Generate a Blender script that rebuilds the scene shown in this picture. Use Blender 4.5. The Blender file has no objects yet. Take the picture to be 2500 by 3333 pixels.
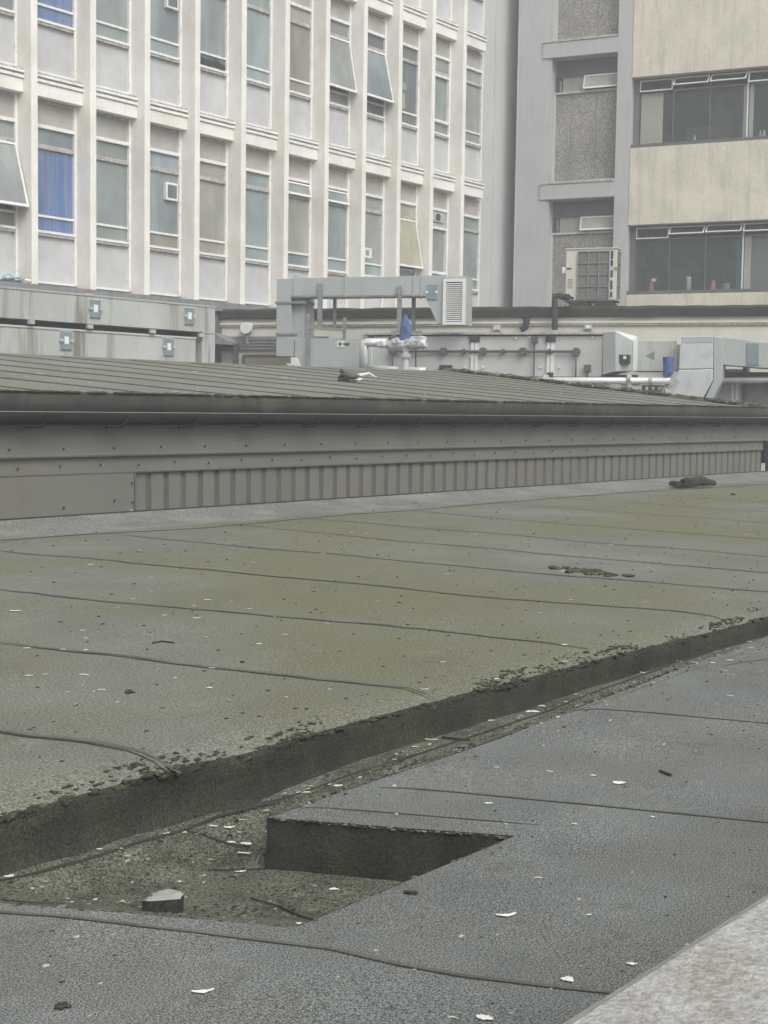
import bpy, bmesh, math, random
from mathutils import Vector, Matrix, noise
R = math.radians
random.seed(7)
SC = bpy.context.scene
COL = SC.collection

# ---------------------------------------------------------------- camera
CZ = 1.0                                   # eye height above the sill-side datum (m)
FPX, PIT, ROL, AZ = 4621.0, R(4.22), R(.83), R(51.705)
f0 = Vector((0, math.cos(PIT), -math.sin(PIT))); u0 = Vector((0, math.sin(PIT), math.cos(PIT))); r0 = Vector((1, 0, 0))
cr = r0*math.cos(ROL) + u0*math.sin(ROL); cu = u0*math.cos(ROL) - r0*math.sin(ROL)
RZ = Matrix.Rotation(-AZ, 3, 'Z')
FW, RT, UP = RZ @ f0, RZ @ cr, RZ @ cu
CAM = Vector((0, 0, CZ))
cd = bpy.data.cameras.new("Camera"); cam = bpy.data.objects.new("Camera", cd); COL.objects.link(cam)
m3 = Matrix((RT, UP, -FW)).transposed()
cam.matrix_world = Matrix.Translation(CAM) @ m3.to_4x4()
cd.sensor_fit = 'VERTICAL'; cd.sensor_height = 36.0; cd.lens = 36.0*FPX/3333.0
cd.clip_start = .05; cd.clip_end = 500
SC.camera = cam

# ---------------------------------------------------------------- sky, sun, exposure
w = bpy.data.worlds.new("World"); SC.world = w; w.use_nodes = True
nt = w.node_tree; nt.nodes.clear()
sky = nt.nodes.new('ShaderNodeTexSky'); sky.sky_type = 'NISHITA'; sky.sun_disc = False
sky.sun_elevation = R(46); sky.sun_rotation = R(203.5); sky.dust_density = 4; sky.air_density = 1.2; sky.ozone_density = 1.5
hs = nt.nodes.new('ShaderNodeHueSaturation'); hs.inputs['Saturation'].default_value = .1
bg = nt.nodes.new('ShaderNodeBackground'); bg.inputs['Strength'].default_value = .12
wo = nt.nodes.new('ShaderNodeOutputWorld')
nt.links.new(sky.outputs[0], hs.inputs['Color']); nt.links.new(hs.outputs[0], bg.inputs[0]); nt.links.new(bg.outputs[0], wo.inputs[0])
sl = bpy.data.lights.new("sun", 'SUN'); sl.energy = .9; sl.angle = R(40); sl.color = (1, .985, .96)
so = bpy.data.objects.new("sun", sl); COL.objects.link(so)
sd = Vector((-.4*math.cos(R(46)), -.917*math.cos(R(46)), math.sin(R(46))))     # towards the sun
so.rotation_euler = sd.to_track_quat('Z', 'Y').to_euler()
SC.view_settings.view_transform = 'Standard'; SC.view_settings.look = 'None'
SC.view_settings.exposure = 0.75; SC.view_settings.gamma = 1.0

# ---------------------------------------------------------------- backprojection helpers (photo measurements -> places on real planes)
def ray(u, v): return FW + RT*((u-1250)/FPX) - UP*((v-1666.5)/FPX)
def onz(u, v, z): r = ray(u, v); return CAM + r*((z-CZ)/r.z)
def ony(u, v, y): r = ray(u, v); return CAM + r*(y/r.y)
K = 2500/1659
class Plane:
    def __init__(s, o, az):
        s.o = Vector((o[0], o[1], 0)); a = R(az)
        s.e = Vector((math.cos(a), math.sin(a), 0)); s.n = Vector((math.sin(a), -math.cos(a), 0))
    def P(s, a, n, z): return s.o + s.e*a + s.n*n + Vector((0, 0, z))
    def hit(s, u, v, n=0):
        r = ray(u, v); o = s.o + s.n*n; t = s.n.dot(o-CAM)/s.n.dot(r); p = CAM + r*t
        return (p-o).dot(s.e), p.z
    def s(s, u, v, n=0): return s.hit(u, v, n)[0]
    def z(s, u, v, n=0): return s.hit(u, v, n)[1]
ID = Plane((0, 0), 0)
FP = Plane((0, 18.92), 1.5)
r_ = ray(2052, 484); o_ = CAM + r_*(34.0/r_.dot(FW)); RP = Plane(o_, -77)
r_ = ray(850, 1000); o_ = CAM + r_*(26.9/r_.dot(FW)); LW = Plane(o_, -70)
z3 = lambda x, y: (1600+.5425*x, .5425*y)
z4 = lambda x, y: (.5124*x, 880+.5124*y)
z5 = lambda x, y: (850+.5124*x, 880+.5124*y)
z6 = lambda x, y: (1650+.5124*x, 880+.5124*y)

# ---------------------------------------------------------------- materials
def mat(name, col, rough=.85, metal=0., var=.12, scale=2.5, tint=None, tscale=.8, tlo=.45, thi=.65, tamt=.7,
        speck=0., sscale=220., bump=0., bscale=120., spec=.3, streak=None, kscale=3.0, kz=.12, klo=.5, khi=.75, kamt=.6, tstretch=None, blot=None, worn=None):
    m = bpy.data.materials.new(name); m.use_nodes = True
    n = m.node_tree.nodes; L = m.node_tree.links; b = n['Principled BSDF']
    b.inputs['Roughness'].default_value = rough; b.inputs['Metallic'].default_value = metal
    b.inputs['Specular IOR Level'].default_value = spec
    geo = n.new('ShaderNodeNewGeometry')
    def nz(sc, det=4, vec=None, ro=.55):
        t = n.new('ShaderNodeTexNoise'); t.inputs['Scale'].default_value = sc; t.inputs['Detail'].default_value = det
        t.inputs['Roughness'].default_value = ro
        L.new(vec or geo.outputs['Position'], t.inputs['Vector']); return t.outputs['Fac']
    def rng(v, a, bb, c, d):
        t = n.new('ShaderNodeMapRange'); t.clamp = True
        for i, x in zip((1, 2, 3, 4), (a, bb, c, d)): t.inputs[i].default_value = x
        L.new(v, t.inputs[0]); return t.outputs[0]
    def mix(f, a, bb, mode='MIX'):
        t = n.new('ShaderNodeMix'); t.data_type = 'RGBA'; t.blend_type = mode
        if isinstance(f, float): t.inputs[0].default_value = f
        else: L.new(f, t.inputs[0])
        for i, x in ((6, a), (7, bb)):
            if isinstance(x, tuple): t.inputs[i].default_value = (*x, 1) if len(x) == 3 else x
            else: L.new(x, t.inputs[i])
        return t.outputs[2]
    lo = tuple(c*(1-var) for c in col); hi = tuple(min(1, c*(1+var)) for c in col)
    c = mix(rng(nz(scale), .3, .7, 0, 1), lo, hi)
    if tint:
        vec = None
        if tstretch:
            mp = n.new('ShaderNodeMapping'); mp.inputs['Scale'].default_value = tstretch[:3]; mp.inputs['Rotation'].default_value = (0, 0, tstretch[3])
            L.new(geo.outputs['Position'], mp.inputs['Vector']); vec = mp.outputs[0]
        c = mix(rng(nz(tscale, 5, vec), tlo, thi, 0, tamt), c, tint)
    if streak:
        mp = n.new('ShaderNodeMapping'); mp.inputs['Scale'].default_value = (1, 1, kz)
        L.new(geo.outputs['Position'], mp.inputs['Vector'])
        f = rng(nz(kscale*4, 5, mp.outputs[0], .65), klo, khi, 0, kamt)
        c = mix(f, c, streak)
    for bb_ in (blot, worn):
        if bb_: c = mix(rng(nz(bb_[1], 7, None, .68), bb_[2], bb_[3], 0, bb_[4]), c, bb_[0])
    if speck:
        s1 = rng(nz(sscale, 3, None, .75), *((.35, .68) if speck < .4 else (.39, .63)), 1-speck, 1+speck*1.1)
        t = n.new('ShaderNodeVectorMath'); t.operation = 'SCALE'; L.new(c, t.inputs[0]); L.new(s1, t.inputs['Scale']); c = t.outputs[0]
    L.new(c, b.inputs['Base Color'])
    if bump:
        bp = n.new('ShaderNodeBump'); bp.inputs['Strength'].default_value = bump; bp.inputs['Distance'].default_value = .01
        L.new(nz(bscale, 4, None, .7), bp.inputs['Height']); L.new(bp.outputs[0], b.inputs['Normal'])
    return m
def glass(name, col, alpha, rough=.06):
    m = bpy.data.materials.new(name); m.use_nodes = True
    n = m.node_tree.nodes; L = m.node_tree.links; b = n['Principled BSDF']
    b.inputs['Base Color'].default_value = (*col, 1); b.inputs['Roughness'].default_value = rough
    b.inputs['Alpha'].default_value = alpha; b.inputs['Specular IOR Level'].default_value = .5
    return m
M = {}
M['white_paint'] = mat('weathered_white_paint', (.78, .76, .71), .7, var=.06, streak=(.5, .46, .38), kamt=.4, klo=.52, khi=.8, bump=.15, bscale=25, tint=(.62, .58, .5), tscale=1.3, tamt=.5, speck=.06, sscale=40)
M['white_trim'] = mat('white_window_trim', (.74, .73, .7), .6, var=.08, scale=6, tint=(.4, .38, .34), tscale=9, tlo=.55, thi=.75, tamt=.6)
M['old_trim'] = mat('flaking_grey_trim', (.42, .41, .38), .8, var=.25, scale=12, tint=(.2, .19, .17), tscale=14, tamt=.6)
M['spandrel'] = mat('pale_spandrel_board', (.51, .515, .52), .55, var=.1, scale=1.6, tint=(.42, .4, .38), tscale=2.2, tamt=.5, streak=(.36, .34, .31), kamt=.3, speck=.05, sscale=60)
M['upper_panel'] = mat('warm_grey_panel', (.41, .395, .37), .7, var=.1, tint=(.3, .28, .25), tscale=3, tamt=.5, speck=.06, sscale=60)
for nm, c in dict(pane_green=(.25, .285, .275), pane_teal=(.27, .33, .33), pane_beige=(.31, .31, .275), pane_grey=(.28, .295, .29),
                  pane_dark=(.13, .15, .155), pane_yellow=(.38, .365, .27), pane_brown=(.25, .24, .205), pane_cool=(.21, .24, .25)).items():
    M[nm] = mat(nm, c, .12, var=.16, scale=1.1, tint=tuple(x*.62 for x in c), tscale=1.3, tlo=.42, thi=.72, tamt=.75, spec=.6, speck=.03, sscale=30, streak=tuple(min(1, x*1.28+.03) for x in c), kscale=.9, kz=.12, klo=.5, khi=.72, kamt=.55)
M['pane_blue'] = mat('blue_curtain_behind_glass', (.085, .15, .3), .12, var=.2, scale=1, spec=.6, streak=(.24, .28, .36), kscale=2.6, kz=.04, klo=.42, khi=.7, kamt=.9)
M['render_grey'] = mat('grey_render', (.47, .47, .46), .85, var=.05, scale=1, streak=(.34, .34, .33), kamt=.4, bump=.1, bscale=60, speck=.05, sscale=50)
M['render_cool'] = mat('cool_grey_render', (.42, .42, .425), .85, var=.06, scale=1, streak=(.28, .28, .28), kamt=.45, bump=.1, bscale=60, speck=.06, sscale=50)
M['cream'] = mat('stained_cream_panel', (.61, .575, .475), .85, var=.08, scale=1.2, streak=(.34, .33, .27), kscale=1.6, kz=.1, klo=.48, khi=.74, kamt=.6, bump=.15, bscale=45, speck=.12, sscale=26, tint=(.5, .48, .39), tscale=1.5)
M['pebble'] = mat('pebbledash', (.27, .26, .235), .9, var=.2, scale=14, speck=.45, sscale=26, bump=1.0, bscale=18, tint=(.17, .165, .15), tscale=.9, tamt=.6)
M['dark_frame'] = mat('dark_metal_frame', (.11, .115, .115), .5, var=.15)
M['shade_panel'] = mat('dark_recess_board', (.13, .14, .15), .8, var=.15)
M['room'] = mat('dim_room_lining', (.24, .26, .255), .9, var=.5, scale=.9, tint=(.08, .1, .09), tscale=1.6, tlo=.45, thi=.6, tamt=.8)  # dark and pale patches put the dim interior's light into the colour
M['blind'] = mat('cream_blind', (.8, .77, .64), .8, var=.06, streak=(.5, .48, .4), kamt=.3)
M['clear_glass'] = glass('office_glass', (.11, .135, .13), .25)
M['felt'] = mat('mossy_mineral_felt', (.165, .168, .15), .95, var=.14, scale=2.2, tint=(.142, .143, .088), tscale=.7, tlo=.36, thi=.6, tamt=.95, speck=.5, sscale=150, bump=.1, bscale=400, tstretch=(.75, .95, 1, .35), blot=((.1, .1, .085), 2.6, .56, .72, .5), worn=((.27, .27, .25), 5.0, .6, .78, .45))
M['deck_felt'] = mat('grey_mineral_felt', (.153, .163, .154), .95, var=.16, scale=3.5, tint=(.15, .14, .122), tscale=2.4, tlo=.45, thi=.7, tamt=.7, speck=.8, sscale=280, bump=.12, bscale=700, blot=((.085, .078, .066), 7.0, .57, .7, .6), worn=((.3, .31, .31), 4.2, .58, .75, .4))
M['gully_felt'] = mat('mossy_wet_felt', (.15, .158, .118), .95, var=.22, scale=9, tint=(.065, .066, .05), tscale=7, tlo=.5, thi=.68, tamt=.75, speck=.7, sscale=170, bump=.9, bscale=200)
M['kerb_dark'] = mat('shaded_mossy_upstand', (.04, .042, .034), .95, var=.3, scale=5, tint=(.06, .064, .04), tscale=8, tamt=.6, speck=.4, sscale=160, bump=.6, bscale=120)  # mossy felt; colour also darkened for shade from the near building
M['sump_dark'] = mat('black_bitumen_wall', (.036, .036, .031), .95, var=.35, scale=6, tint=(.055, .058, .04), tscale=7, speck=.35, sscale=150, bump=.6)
M['seam'] = mat('bitumen_seam', (.045, .045, .04), .9, var=.3, scale=8, bump=.6, bscale=90)
M['lap'] = mat('felt_lap', (.12, .122, .105), .95, var=.2, scale=8, speck=.3, bump=.5)
M['fillet'] = mat('grey_felt_fillet', (.2, .2, .185), .95, var=.2, scale=2.5, tint=(.14, .142, .12), tscale=3, tamt=.6, speck=.5, sscale=80, bump=.5, bscale=80)
M['felt2'] = mat('far_roof_felt', (.185, .183, .165), .95, var=.16, scale=.9, tint=(.16, .16, .105), tscale=.5, tlo=.4, thi=.66, tamt=.8, speck=.25, sscale=40, bump=.4, bscale=60, tstretch=(.5, 1.6, 1, .3))
M['moss'] = mat('moss', (.075, .075, .045), .98, var=.4, scale=20, speck=.4, sscale=80, bump=1, bscale=60)
M['moss_dark'] = mat('dark_moss', (.05, .052, .036), .98, var=.4, scale=30, speck=.4, sscale=120, bump=1, bscale=80)
M['fascia'] = mat('dark_mossy_fascia', (.05, .054, .046), .9, var=.25, scale=1.8, tint=(.085, .088, .055), tscale=3, streak=(.035, .038, .036), kamt=.8, kscale=1.5, klo=.45, khi=.65, speck=.15, sscale=60)
M['gutter'] = mat('shade_dark_gutter', (.016, .019, .019), .95, var=.2, spec=.05)  # near black, the eave's shade is put into the gutter colour
M['clad'] = mat('taupe_profiled_cladding', (.153, .152, .135), .75, var=.08, scale=1.5, tint=(.15, .145, .12), tscale=1.2, tamt=.6, streak=(.13, .125, .105), kamt=.45, speck=.05, sscale=70)
M['clad_groove'] = mat('dark_cladding_groove', (.105, .1, .087), .7, var=.1)  # darker tone than the sheet faces, for grooves and joint lines
M['screw'] = mat('rusty_screw', (.05, .045, .04), .6)
M['flash'] = mat('pale_metal_flashing', (.42, .42, .4), .5, var=.15, scale=8)
M['galv'] = mat('galvanised_duct', (.4, .43, .42), .5, .15, var=.06, scale=1.4, streak=(.28, .3, .29), kamt=.35, speck=.05, sscale=40)
M['galv_dirty'] = mat('stained_galvanised_duct', (.47, .485, .46), .55, .1, var=.07, scale=1.2, streak=(.15, .145, .1), kscale=1.0, kz=.1, klo=.53, khi=.68, kamt=.8, tint=(.38, .375, .34), tscale=.9, speck=.05, sscale=40)
M['galv_light'] = mat('light_grey_unit_panel', (.49, .5, .48), .55, 0, var=.05, scale=1.2, tint=(.41, .41, .39), tscale=1, streak=(.4, .4, .37), kamt=.3)
M['silver'] = mat('aluminium_foil_lagging', (.62, .64, .63), .35, .3, var=.12, scale=5, tint=(.42, .44, .44), tscale=5, bump=.5, bscale=14)
M['pipe'] = mat('bright_pipe_jacket', (.66, .67, .66), .35, .3, var=.1, scale=6)
M['hatch'] = mat('blue_grey_hatch', (.2, .25, .27), .55, var=.1)
M['post'] = mat('white_frame_post', (.68, .69, .67), .5, var=.06)
M['strut'] = mat('grey_strut', (.24, .25, .25), .55, .2, var=.2, scale=8)
M['black'] = mat('black_plastic', (.035, .037, .038), .6, var=.2)
M['grey_pipe'] = mat('dark_grey_pipe', (.09, .095, .095), .55, var=.2)
M['coping'] = mat('black_felt_coping', (.035, .038, .035), .95, var=.3, scale=2, tint=(.06, .06, .05), tscale=2.5, speck=.25, sscale=40, bump=.5, bscale=30)
M['cream_wall'] = mat('pale_cream_wall', (.6, .585, .5), .8, var=.06, streak=(.48, .46, .4), kamt=.35)
M['ac_cream'] = mat('cream_enamel', (.54, .52, .45), .5, var=.05)
M['ac_grille'] = mat('dark_condenser_fins', (.15, .15, .14), .7, var=.2, scale=20)
M['blue_cloth'] = mat('blue_tarpaulin', (.07, .11, .26), .6, var=.25, scale=9, bump=.6, bscale=20)
M['paper'] = mat('white_paper', (.75, .76, .75), .7, var=.05)
M['feather'] = mat('feather_white', (.72, .72, .68), .8, var=.08, scale=30)
M['feather_dull'] = mat('feather_soiled', (.42, .4, .32), .9, var=.15, scale=30)
M['feather_dark'] = mat('pigeon_wing_dark', (.085, .08, .07), .9, var=.5, scale=30)
M['stone'] = mat('grey_stone', (.22, .21, .19), .95, var=.25, scale=30, bump=.6, bscale=80)
M['sill'] = mat('weathered_concrete_sill', (.4, .395, .375), .9, var=.14, scale=14, tint=(.24, .225, .19), tscale=22, tlo=.46, thi=.7, tamt=.85, speck=.25, sscale=260, bump=.5, bscale=160, tstretch=(1, .8, 1, .2))
M['block_top'] = mat('bleached_stone_top', (.34, .34, .31), .9, var=.2, scale=40, tint=(.06, .06, .05), tscale=30, tlo=.5, thi=.6, tamt=.9, bump=.6, bscale=150)
M['brick_wall'] = mat('brown_brick_wall', (.24, .17, .13), .9, var=.2, scale=6)
M['orange'] = mat('orange_plastic', (.62, .3, .22), .6)
M['rag'] = mat('pale_blue_rag', (.4, .5, .53), .9, var=.2, scale=20)
M['pink'] = mat('pink_plastic', (.7, .2, .28), .4)
M['terracotta'] = mat('pale_plant_pot', (.55, .45, .36), .8)
M['leaf'] = mat('leaf_green', (.06, .12, .05), .6, var=.4, scale=12)
M['wood'] = mat('brown_board', (.21, .19, .14), .8, var=.15)
M['blue_frame'] = mat('blue_curtain_cloth', (.12, .24, .36), .7)
M['ground'] = mat('yard_paving', (.12, .12, .11), .95, var=.2, scale=1)

# ---------------------------------------------------------------- mesh builder
class MB:
    def __init__(s): s.v, s.f, s.m, s.mats = [], [], [], []
    def mi(s, m):
        if m not in s.mats: s.mats.append(m)
        return s.mats.index(m)
    def add(s, vs, fs, m):
        b = len(s.v); i = s.mi(m); s.v += [Vector(p) for p in vs]
        for f in fs: s.f.append([b+k for k in f]); s.m.append(i)
        return s
    def box(s, pl, a0, a1, n0, n1, z0, z1, m):
        a0, a1 = min(a0, a1), max(a0, a1); n0, n1 = min(n0, n1), max(n0, n1); z0, z1 = min(z0, z1), max(z0, z1)
        P = pl.P; c = [P(a, n, z) for z in (z0, z1) for a, n in ((a0, n1), (a1, n1), (a1, n0), (a0, n0))]
        return s.add(c, [(3, 2, 1, 0), (4, 5, 6, 7), (0, 1, 5, 4), (1, 2, 6, 5), (2, 3, 7, 6), (3, 0, 4, 7)], m)
    def prism(s, pl, pts, n0, n1, m):            # polygon (a,z) counter-clockwise seen from the front, extruded along n
        k = len(pts); c = [pl.P(a, n1, z) for a, z in pts] + [pl.P(a, n0, z) for a, z in pts]
        fs = [tuple(range(k)), tuple(range(2*k-1, k-1, -1))] + [(i, k+i, k+(i+1) % k, (i+1) % k) for i in range(k)]
        return s.add(c, fs, m)
    def tube(s, pts, r, m, seg=10, caps=True):
        pts = [Vector(p) for p in pts]; rr = r if isinstance(r, (list, tuple)) else [r]*len(pts)
        vs = []; up = None
        for i, p in enumerate(pts):
            t = (pts[min(i+1, len(pts)-1)] - pts[max(i-1, 0)]).normalized()
            if up is None: up = t.orthogonal().normalized()
            up = (up - t*up.dot(t)).normalized(); sd_ = t.cross(up)
            for k in range(seg):
                a = 2*math.pi*k/seg; vs.append(p + (up*math.cos(a) + sd_*math.sin(a))*rr[i])
        fs = [(i*seg+k, i*seg+(k+1) % seg, (i+1)*seg+(k+1) % seg, (i+1)*seg+k) for i in range(len(pts)-1) for k in range(seg)]
        if caps: fs += [tuple(range(seg-1, -1, -1)), tuple(range((len(pts)-1)*seg, len(pts)*seg))]
        return s.add(vs, fs, m)
    def blob(s, c, rx, ry, rz, m, seed=0, amp=.25, fr=3.0, sub=2):
        bm = bmesh.new(); bmesh.ops.create_icosphere(bm, subdivisions=sub, radius=1)
        vs = []
        for v in bm.verts:
            d = v.co.normalized(); k = 1 + amp*noise.noise(d*fr + Vector((seed*3.7, seed*1.3, 0)))*2
            vs.append(Vector(c) + Vector((d.x*rx*k, d.y*ry*k, d.z*rz*k)))
        fs = [tuple(v.index for v in f.verts) for f in bm.faces]; bm.free()
        return s.add(vs, fs, m)
    def build(s, name, parent=None, smooth=False, bevel=0, loc=None):
        me = bpy.data.meshes.new(name); o = bpy.data.objects.new(name, me); COL.objects.link(o)
        base = Vector((0, 0, 0))
        if parent is not None:
            o.parent = parent; base = world_loc(parent)
        elif loc is not None: base = Vector(loc); o.location = base
        if parent is not None and loc is not None: o.location = Vector(loc)-base; base = Vector(loc)
        me.from_pydata([v-base for v in s.v], [], s.f); me.update()
        for m in s.mats: me.materials.append(M[m] if isinstance(m, str) else m)
        me.polygons.foreach_set('material_index', s.m)
        if smooth: me.polygons.foreach_set('use_smooth', [True]*len(s.f))
        if bevel:
            b = o.modifiers.new('Bevel', 'BEVEL'); b.width = bevel; b.segments = 2; b.limit_method = 'ANGLE'; b.angle_limit = R(40)
        return o
def world_loc(o):
    p = Vector(o.location)
    while o.parent: o = o.parent; p = p + Vector(o.location)
    return p
def tag(o, label=None, cat=None, group=None, kind=None):
    if label: o['label'] = label
    if cat: o['category'] = cat
    if group: o['group'] = group
    if kind: o['kind'] = kind
    return o
def thing(name, label, cat, loc, group=None):
    o = bpy.data.objects.new(name, None); COL.objects.link(o); o.location = Vector(loc); o.empty_display_size = .3
    return tag(o, label, cat, group)
def struct(o): o['kind'] = 'structure'; return o
def B(pl, a0, a1, n0, n1, z0, z1, m): return MB().box(pl, a0, a1, n0, n1, z0, z1, m)

# ================================================================= SETTING: ground and the roof decks
g = MB(); g.add([(-150, -150, -3.2), (200, -150, -3.2), (200, 200, -3.2), (-150, 200, -3.2)], [(0, 1, 2, 3)], 'ground')
struct(g.build('ground'))

def ondeck(u, v):
    p = onz(u, v, .1)
    for _ in range(6): p = onz(u, v, .5*p.z+.5*zdeck(p.x, p.y))
    return p
def ribbon(mb, pts, zf, wd, h, m, wob=.012, step=.04, raised=True):
    """irregular bitumen bead lying on a roof: a low rounded strip along pts (x,y)"""
    P = [Vector((p[0], p[1], 0)) for p in pts]; out = []
    for a, b in zip(P[:-1], P[1:]):
        k = max(1, int((b-a).length/step))
        out += [a.lerp(b, i/k) for i in range(k)]
    out.append(P[-1]); vs = []; n_ = len(out)
    for i, p in enumerate(out):
        t = (out[min(i+1, n_-1)]-out[max(i-1, 0)]).normalized(); sd_ = Vector((-t.y, t.x, 0))
        q = p + sd_*wob*noise.noise(p*1.7)*2 + sd_*wob*.4*noise.noise(p*9)
        ww = wd*(1+.45*noise.noise(p*6+Vector((5, 0, 0))))*min(1, .25+min(i, n_-1-i)*.12)
        for kx, kz in ((-1, -.3), (-.5, 1), (.5, 1), (1, -.3)):
            r = q+sd_*ww*.5*kx; vs.append((r.x, r.y, zf(r.x, r.y)+h*kz+.0015))
    fs = [(i*4+k, i*4+k+1, (i+1)*4+k+1, (i+1)*4+k) for i in range(n_-1) for k in range(3)]
    mb.add(vs, [f[::-1] for f in fs], m)

# --- middle roof (mossy), z = .2, with the felt fillet and metal trim at its far edge
def zmid(x, y):
    base = .2 + .004*noise.noise(Vector((x*1.3, y*1.3, 0)))
    if y > 7.1: base += .045*min(1, (y-7.1)/.38)**1.5
    if y < 2.42: base -= .02*((2.42-y)/.1)**2 if y > 2.3 else .02
    return base
KY = lambda x: 2.315 + .014*noise.noise(Vector((x*1.1, 3, 0))) + .009*noise.noise(Vector((x*6, 3, 0))) + .005*noise.noise(Vector((x*19, 3, 0)))    # kerb face line
mid = MB(); X0, X1, NX = -6.0, 24.0, 300
rows = [None, 2.36, 2.42, 2.6] + [2.6+i*.25 for i in range(1, 19)] + [7.2, 7.3, 7.4, 7.47, 7.49]
vs = []; fs = []
for i in range(NX+1):
    x = X0+(X1-X0)*i/NX
    for y in rows:
        yy = KY(x) if y is None else y
        vs.append((x, yy, zmid(x, yy)))
nr = len(rows)
for i in range(NX):
    for j in range(nr-1): fs.append((i*nr+j, (i+1)*nr+j, (i+1)*nr+j+1, i*nr+j+1))
nf_ = nr-1
mid.add(vs, [f for q, f in enumerate(fs) if q % nf_ < 20], 'felt')
mid.add(vs, [f for q, f in enumerate(fs) if q % nf_ >= 20], 'fillet')
S1 = [[(0, 1190), (550, 1243), (1000, 1285), (1450, 1321), (1510, 1329), (1555, 1336)],
      [(0, 1275), (350, 1312), (800, 1352), (1150, 1383), (1215, 1391), (1268, 1401)],
      [(0, 1393), (270, 1420), (520, 1449), (760, 1479), (860, 1492), (930, 1504)],
      [(-300, 1546), (0, 1582), (180, 1607), (270, 1624), (325, 1640), (372, 1656)],
      [(235, 1154), (500, 1178), (850, 1210), (1250, 1247), (1659, 1278), (1900, 1299)],
      [(480, 1132), (900, 1172), (1300, 1208), (1659, 1238), (1900, 1256)],
      [(640, 1119), (1000, 1147), (1350, 1178), (1659, 1202), (1900, 1220)],
      [(880, 1102), (1200, 1132), (1659, 1165), (1900, 1183)],
      [(1060, 1087), (1350, 1107), (1659, 1130), (1900, 1146)],
      [(1200, 1076), (1450, 1092), (1659, 1106), (1900, 1122)],
      [(1330, 1066), (1659, 1084), (1900, 1098)],
      [(-300, 1163), (0, 1190)], [(-300, 1243), (0, 1275)], [(-300, 1358), (0, 1393)]]
for L in S1:
    ribbon(mid, [onz(x*K, y*K, .2)[:2] for x, y in L], zmid, .010, .0003, 'seam', wob=.03)
    ribbon(mid, [(onz(x*K, y*K, .2)+Vector((.02, 0, 0)))[:2] for x, y in L], zmid, .022, .0003, 'lap', wob=.03)
ribbon(mid, [onz(x*K, y*K, .2)[:2] for x, y in [(-200, 1183), (0, 1168), (230, 1153), (450, 1141), (640, 1122), (880, 1103), (1060, 1088), (1330, 1066), (1659, 1046), (1900, 1034)]], zmid, .018, .002, 'seam')
flat_roof = struct(mid.build('flat_roof'))
# kerb face below the mossy edge
def zdeck_base(x, y): return .1
kf = MB(); vs = []; fs = []; hh = [1, .93, .7, .4, .12, 0]
for i in range(NX+1):
    x = X0+(X1-X0)*i/NX; zt = zmid(x, KY(x)); 
    for j, h in enumerate(hh):
        yy = KY(x) + [-.0, -.008, -.004, -.004, -.022, -.06][j] + .009*noise.noise(Vector((x*7, h*3, 1))) + .005*noise.noise(Vector((x*22, h*6, 1)))
        vs.append((x, yy, .02 + (zt-.02)*h))
n6 = len(hh)
for i in range(NX):
    for j in range(n6-1): fs.append((i*n6+j, (i*n6+j+1), ((i+1)*n6+j+1), (i+1)*n6+j))
kf.add(vs, [f for f in fs], 'kerb_dark')
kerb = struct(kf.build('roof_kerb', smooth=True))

# --- foreground deck (z = .1) with the sump and the shallow gully along the kerb
A_, B_, C_, D_ = Vector((2.244, 2.088)), Vector((2.479, 1.613)), Vector((1.791, 1.594)), Vector((1.538, 2.082))
def xl(y): t = (y-1.594)/(2.082-1.594); return 1.791 + (1.538-1.791)*t
def xr(y): t = (y-1.613)/(2.088-1.613); return 2.479 + (2.244-2.479)*t
GY = lambda x: 2.088 + max(0, x-2.244)*.03 + max(0, x-3.2)*.055        # slab edge beside the gully
def sm(t): t = max(0., min(1., t)); return t*t*(3-2*t)
def zfloor(x, y):
    s = sm((x-xl(y))/.5); t = sm((2.36-y)/.2)
    z = .1 - .025*sm((x-xl(y)+.12)/.15)*sm((x+.6-xl(y))/.3) - .09*s*t
    return z + .004*noise.noise(Vector((x*5, y*5, 0)))
def zgully(x, y): return .1-.022*sm((5.2-x)/2.5) + .004*noise.noise(Vector((x*4, y*4, 2)))
def zslab(x, y): return .1 + .003*noise.noise(Vector((x*1.6, y*1.6, 4)))
def zdeck(x, y):
    if y >= 1.597 and xl(y) < x < xr(y) and y < 2.09: return zfloor(x, y)
    if y > GY(x):
        if x < xr(2.088)+.6: 
            k = sm((x-xr(2.088)+.05)/.6); return zfloor(min(x, 2.3), y)*(1-k) + zgully(x, y)*k if x > xl(2.08) else zslab(x, y)
        return zgully(x, y)
    return zslab(x, y)
dk = MB()
def strip(mb, x0, x1, nx, y0, y1, ny, zf, m):
    vs = []; fs = []
    for i in range(nx+1):
        for j in range(ny+1):
            t = j/ny; ya = y0 if not callable(y0) else None
            # y limits may depend on x, x limits may depend on y
            if callable(x0) or callable(x1):
                y = y0+(y1-y0)*t; xa = x0(y) if callable(x0) else x0; xb = x1(y) if callable(x1) else x1
                x = xa+(xb-xa)*i/nx
            else:
                x = x0+(x1-x0)*i/nx; a = y0(x) if callable(y0) else y0; b = y1(x) if callable(y1) else y1; y = a+(b-a)*t
            vs.append((x, y, zf(x, y)))
    for i in range(nx):
        for j in range(ny): fs.append((i*(ny+1)+j, (i+1)*(ny+1)+j, (i+1)*(ny+1)+j+1, i*(ny+1)+j+1))
    mb.add(vs, fs, m)
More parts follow.
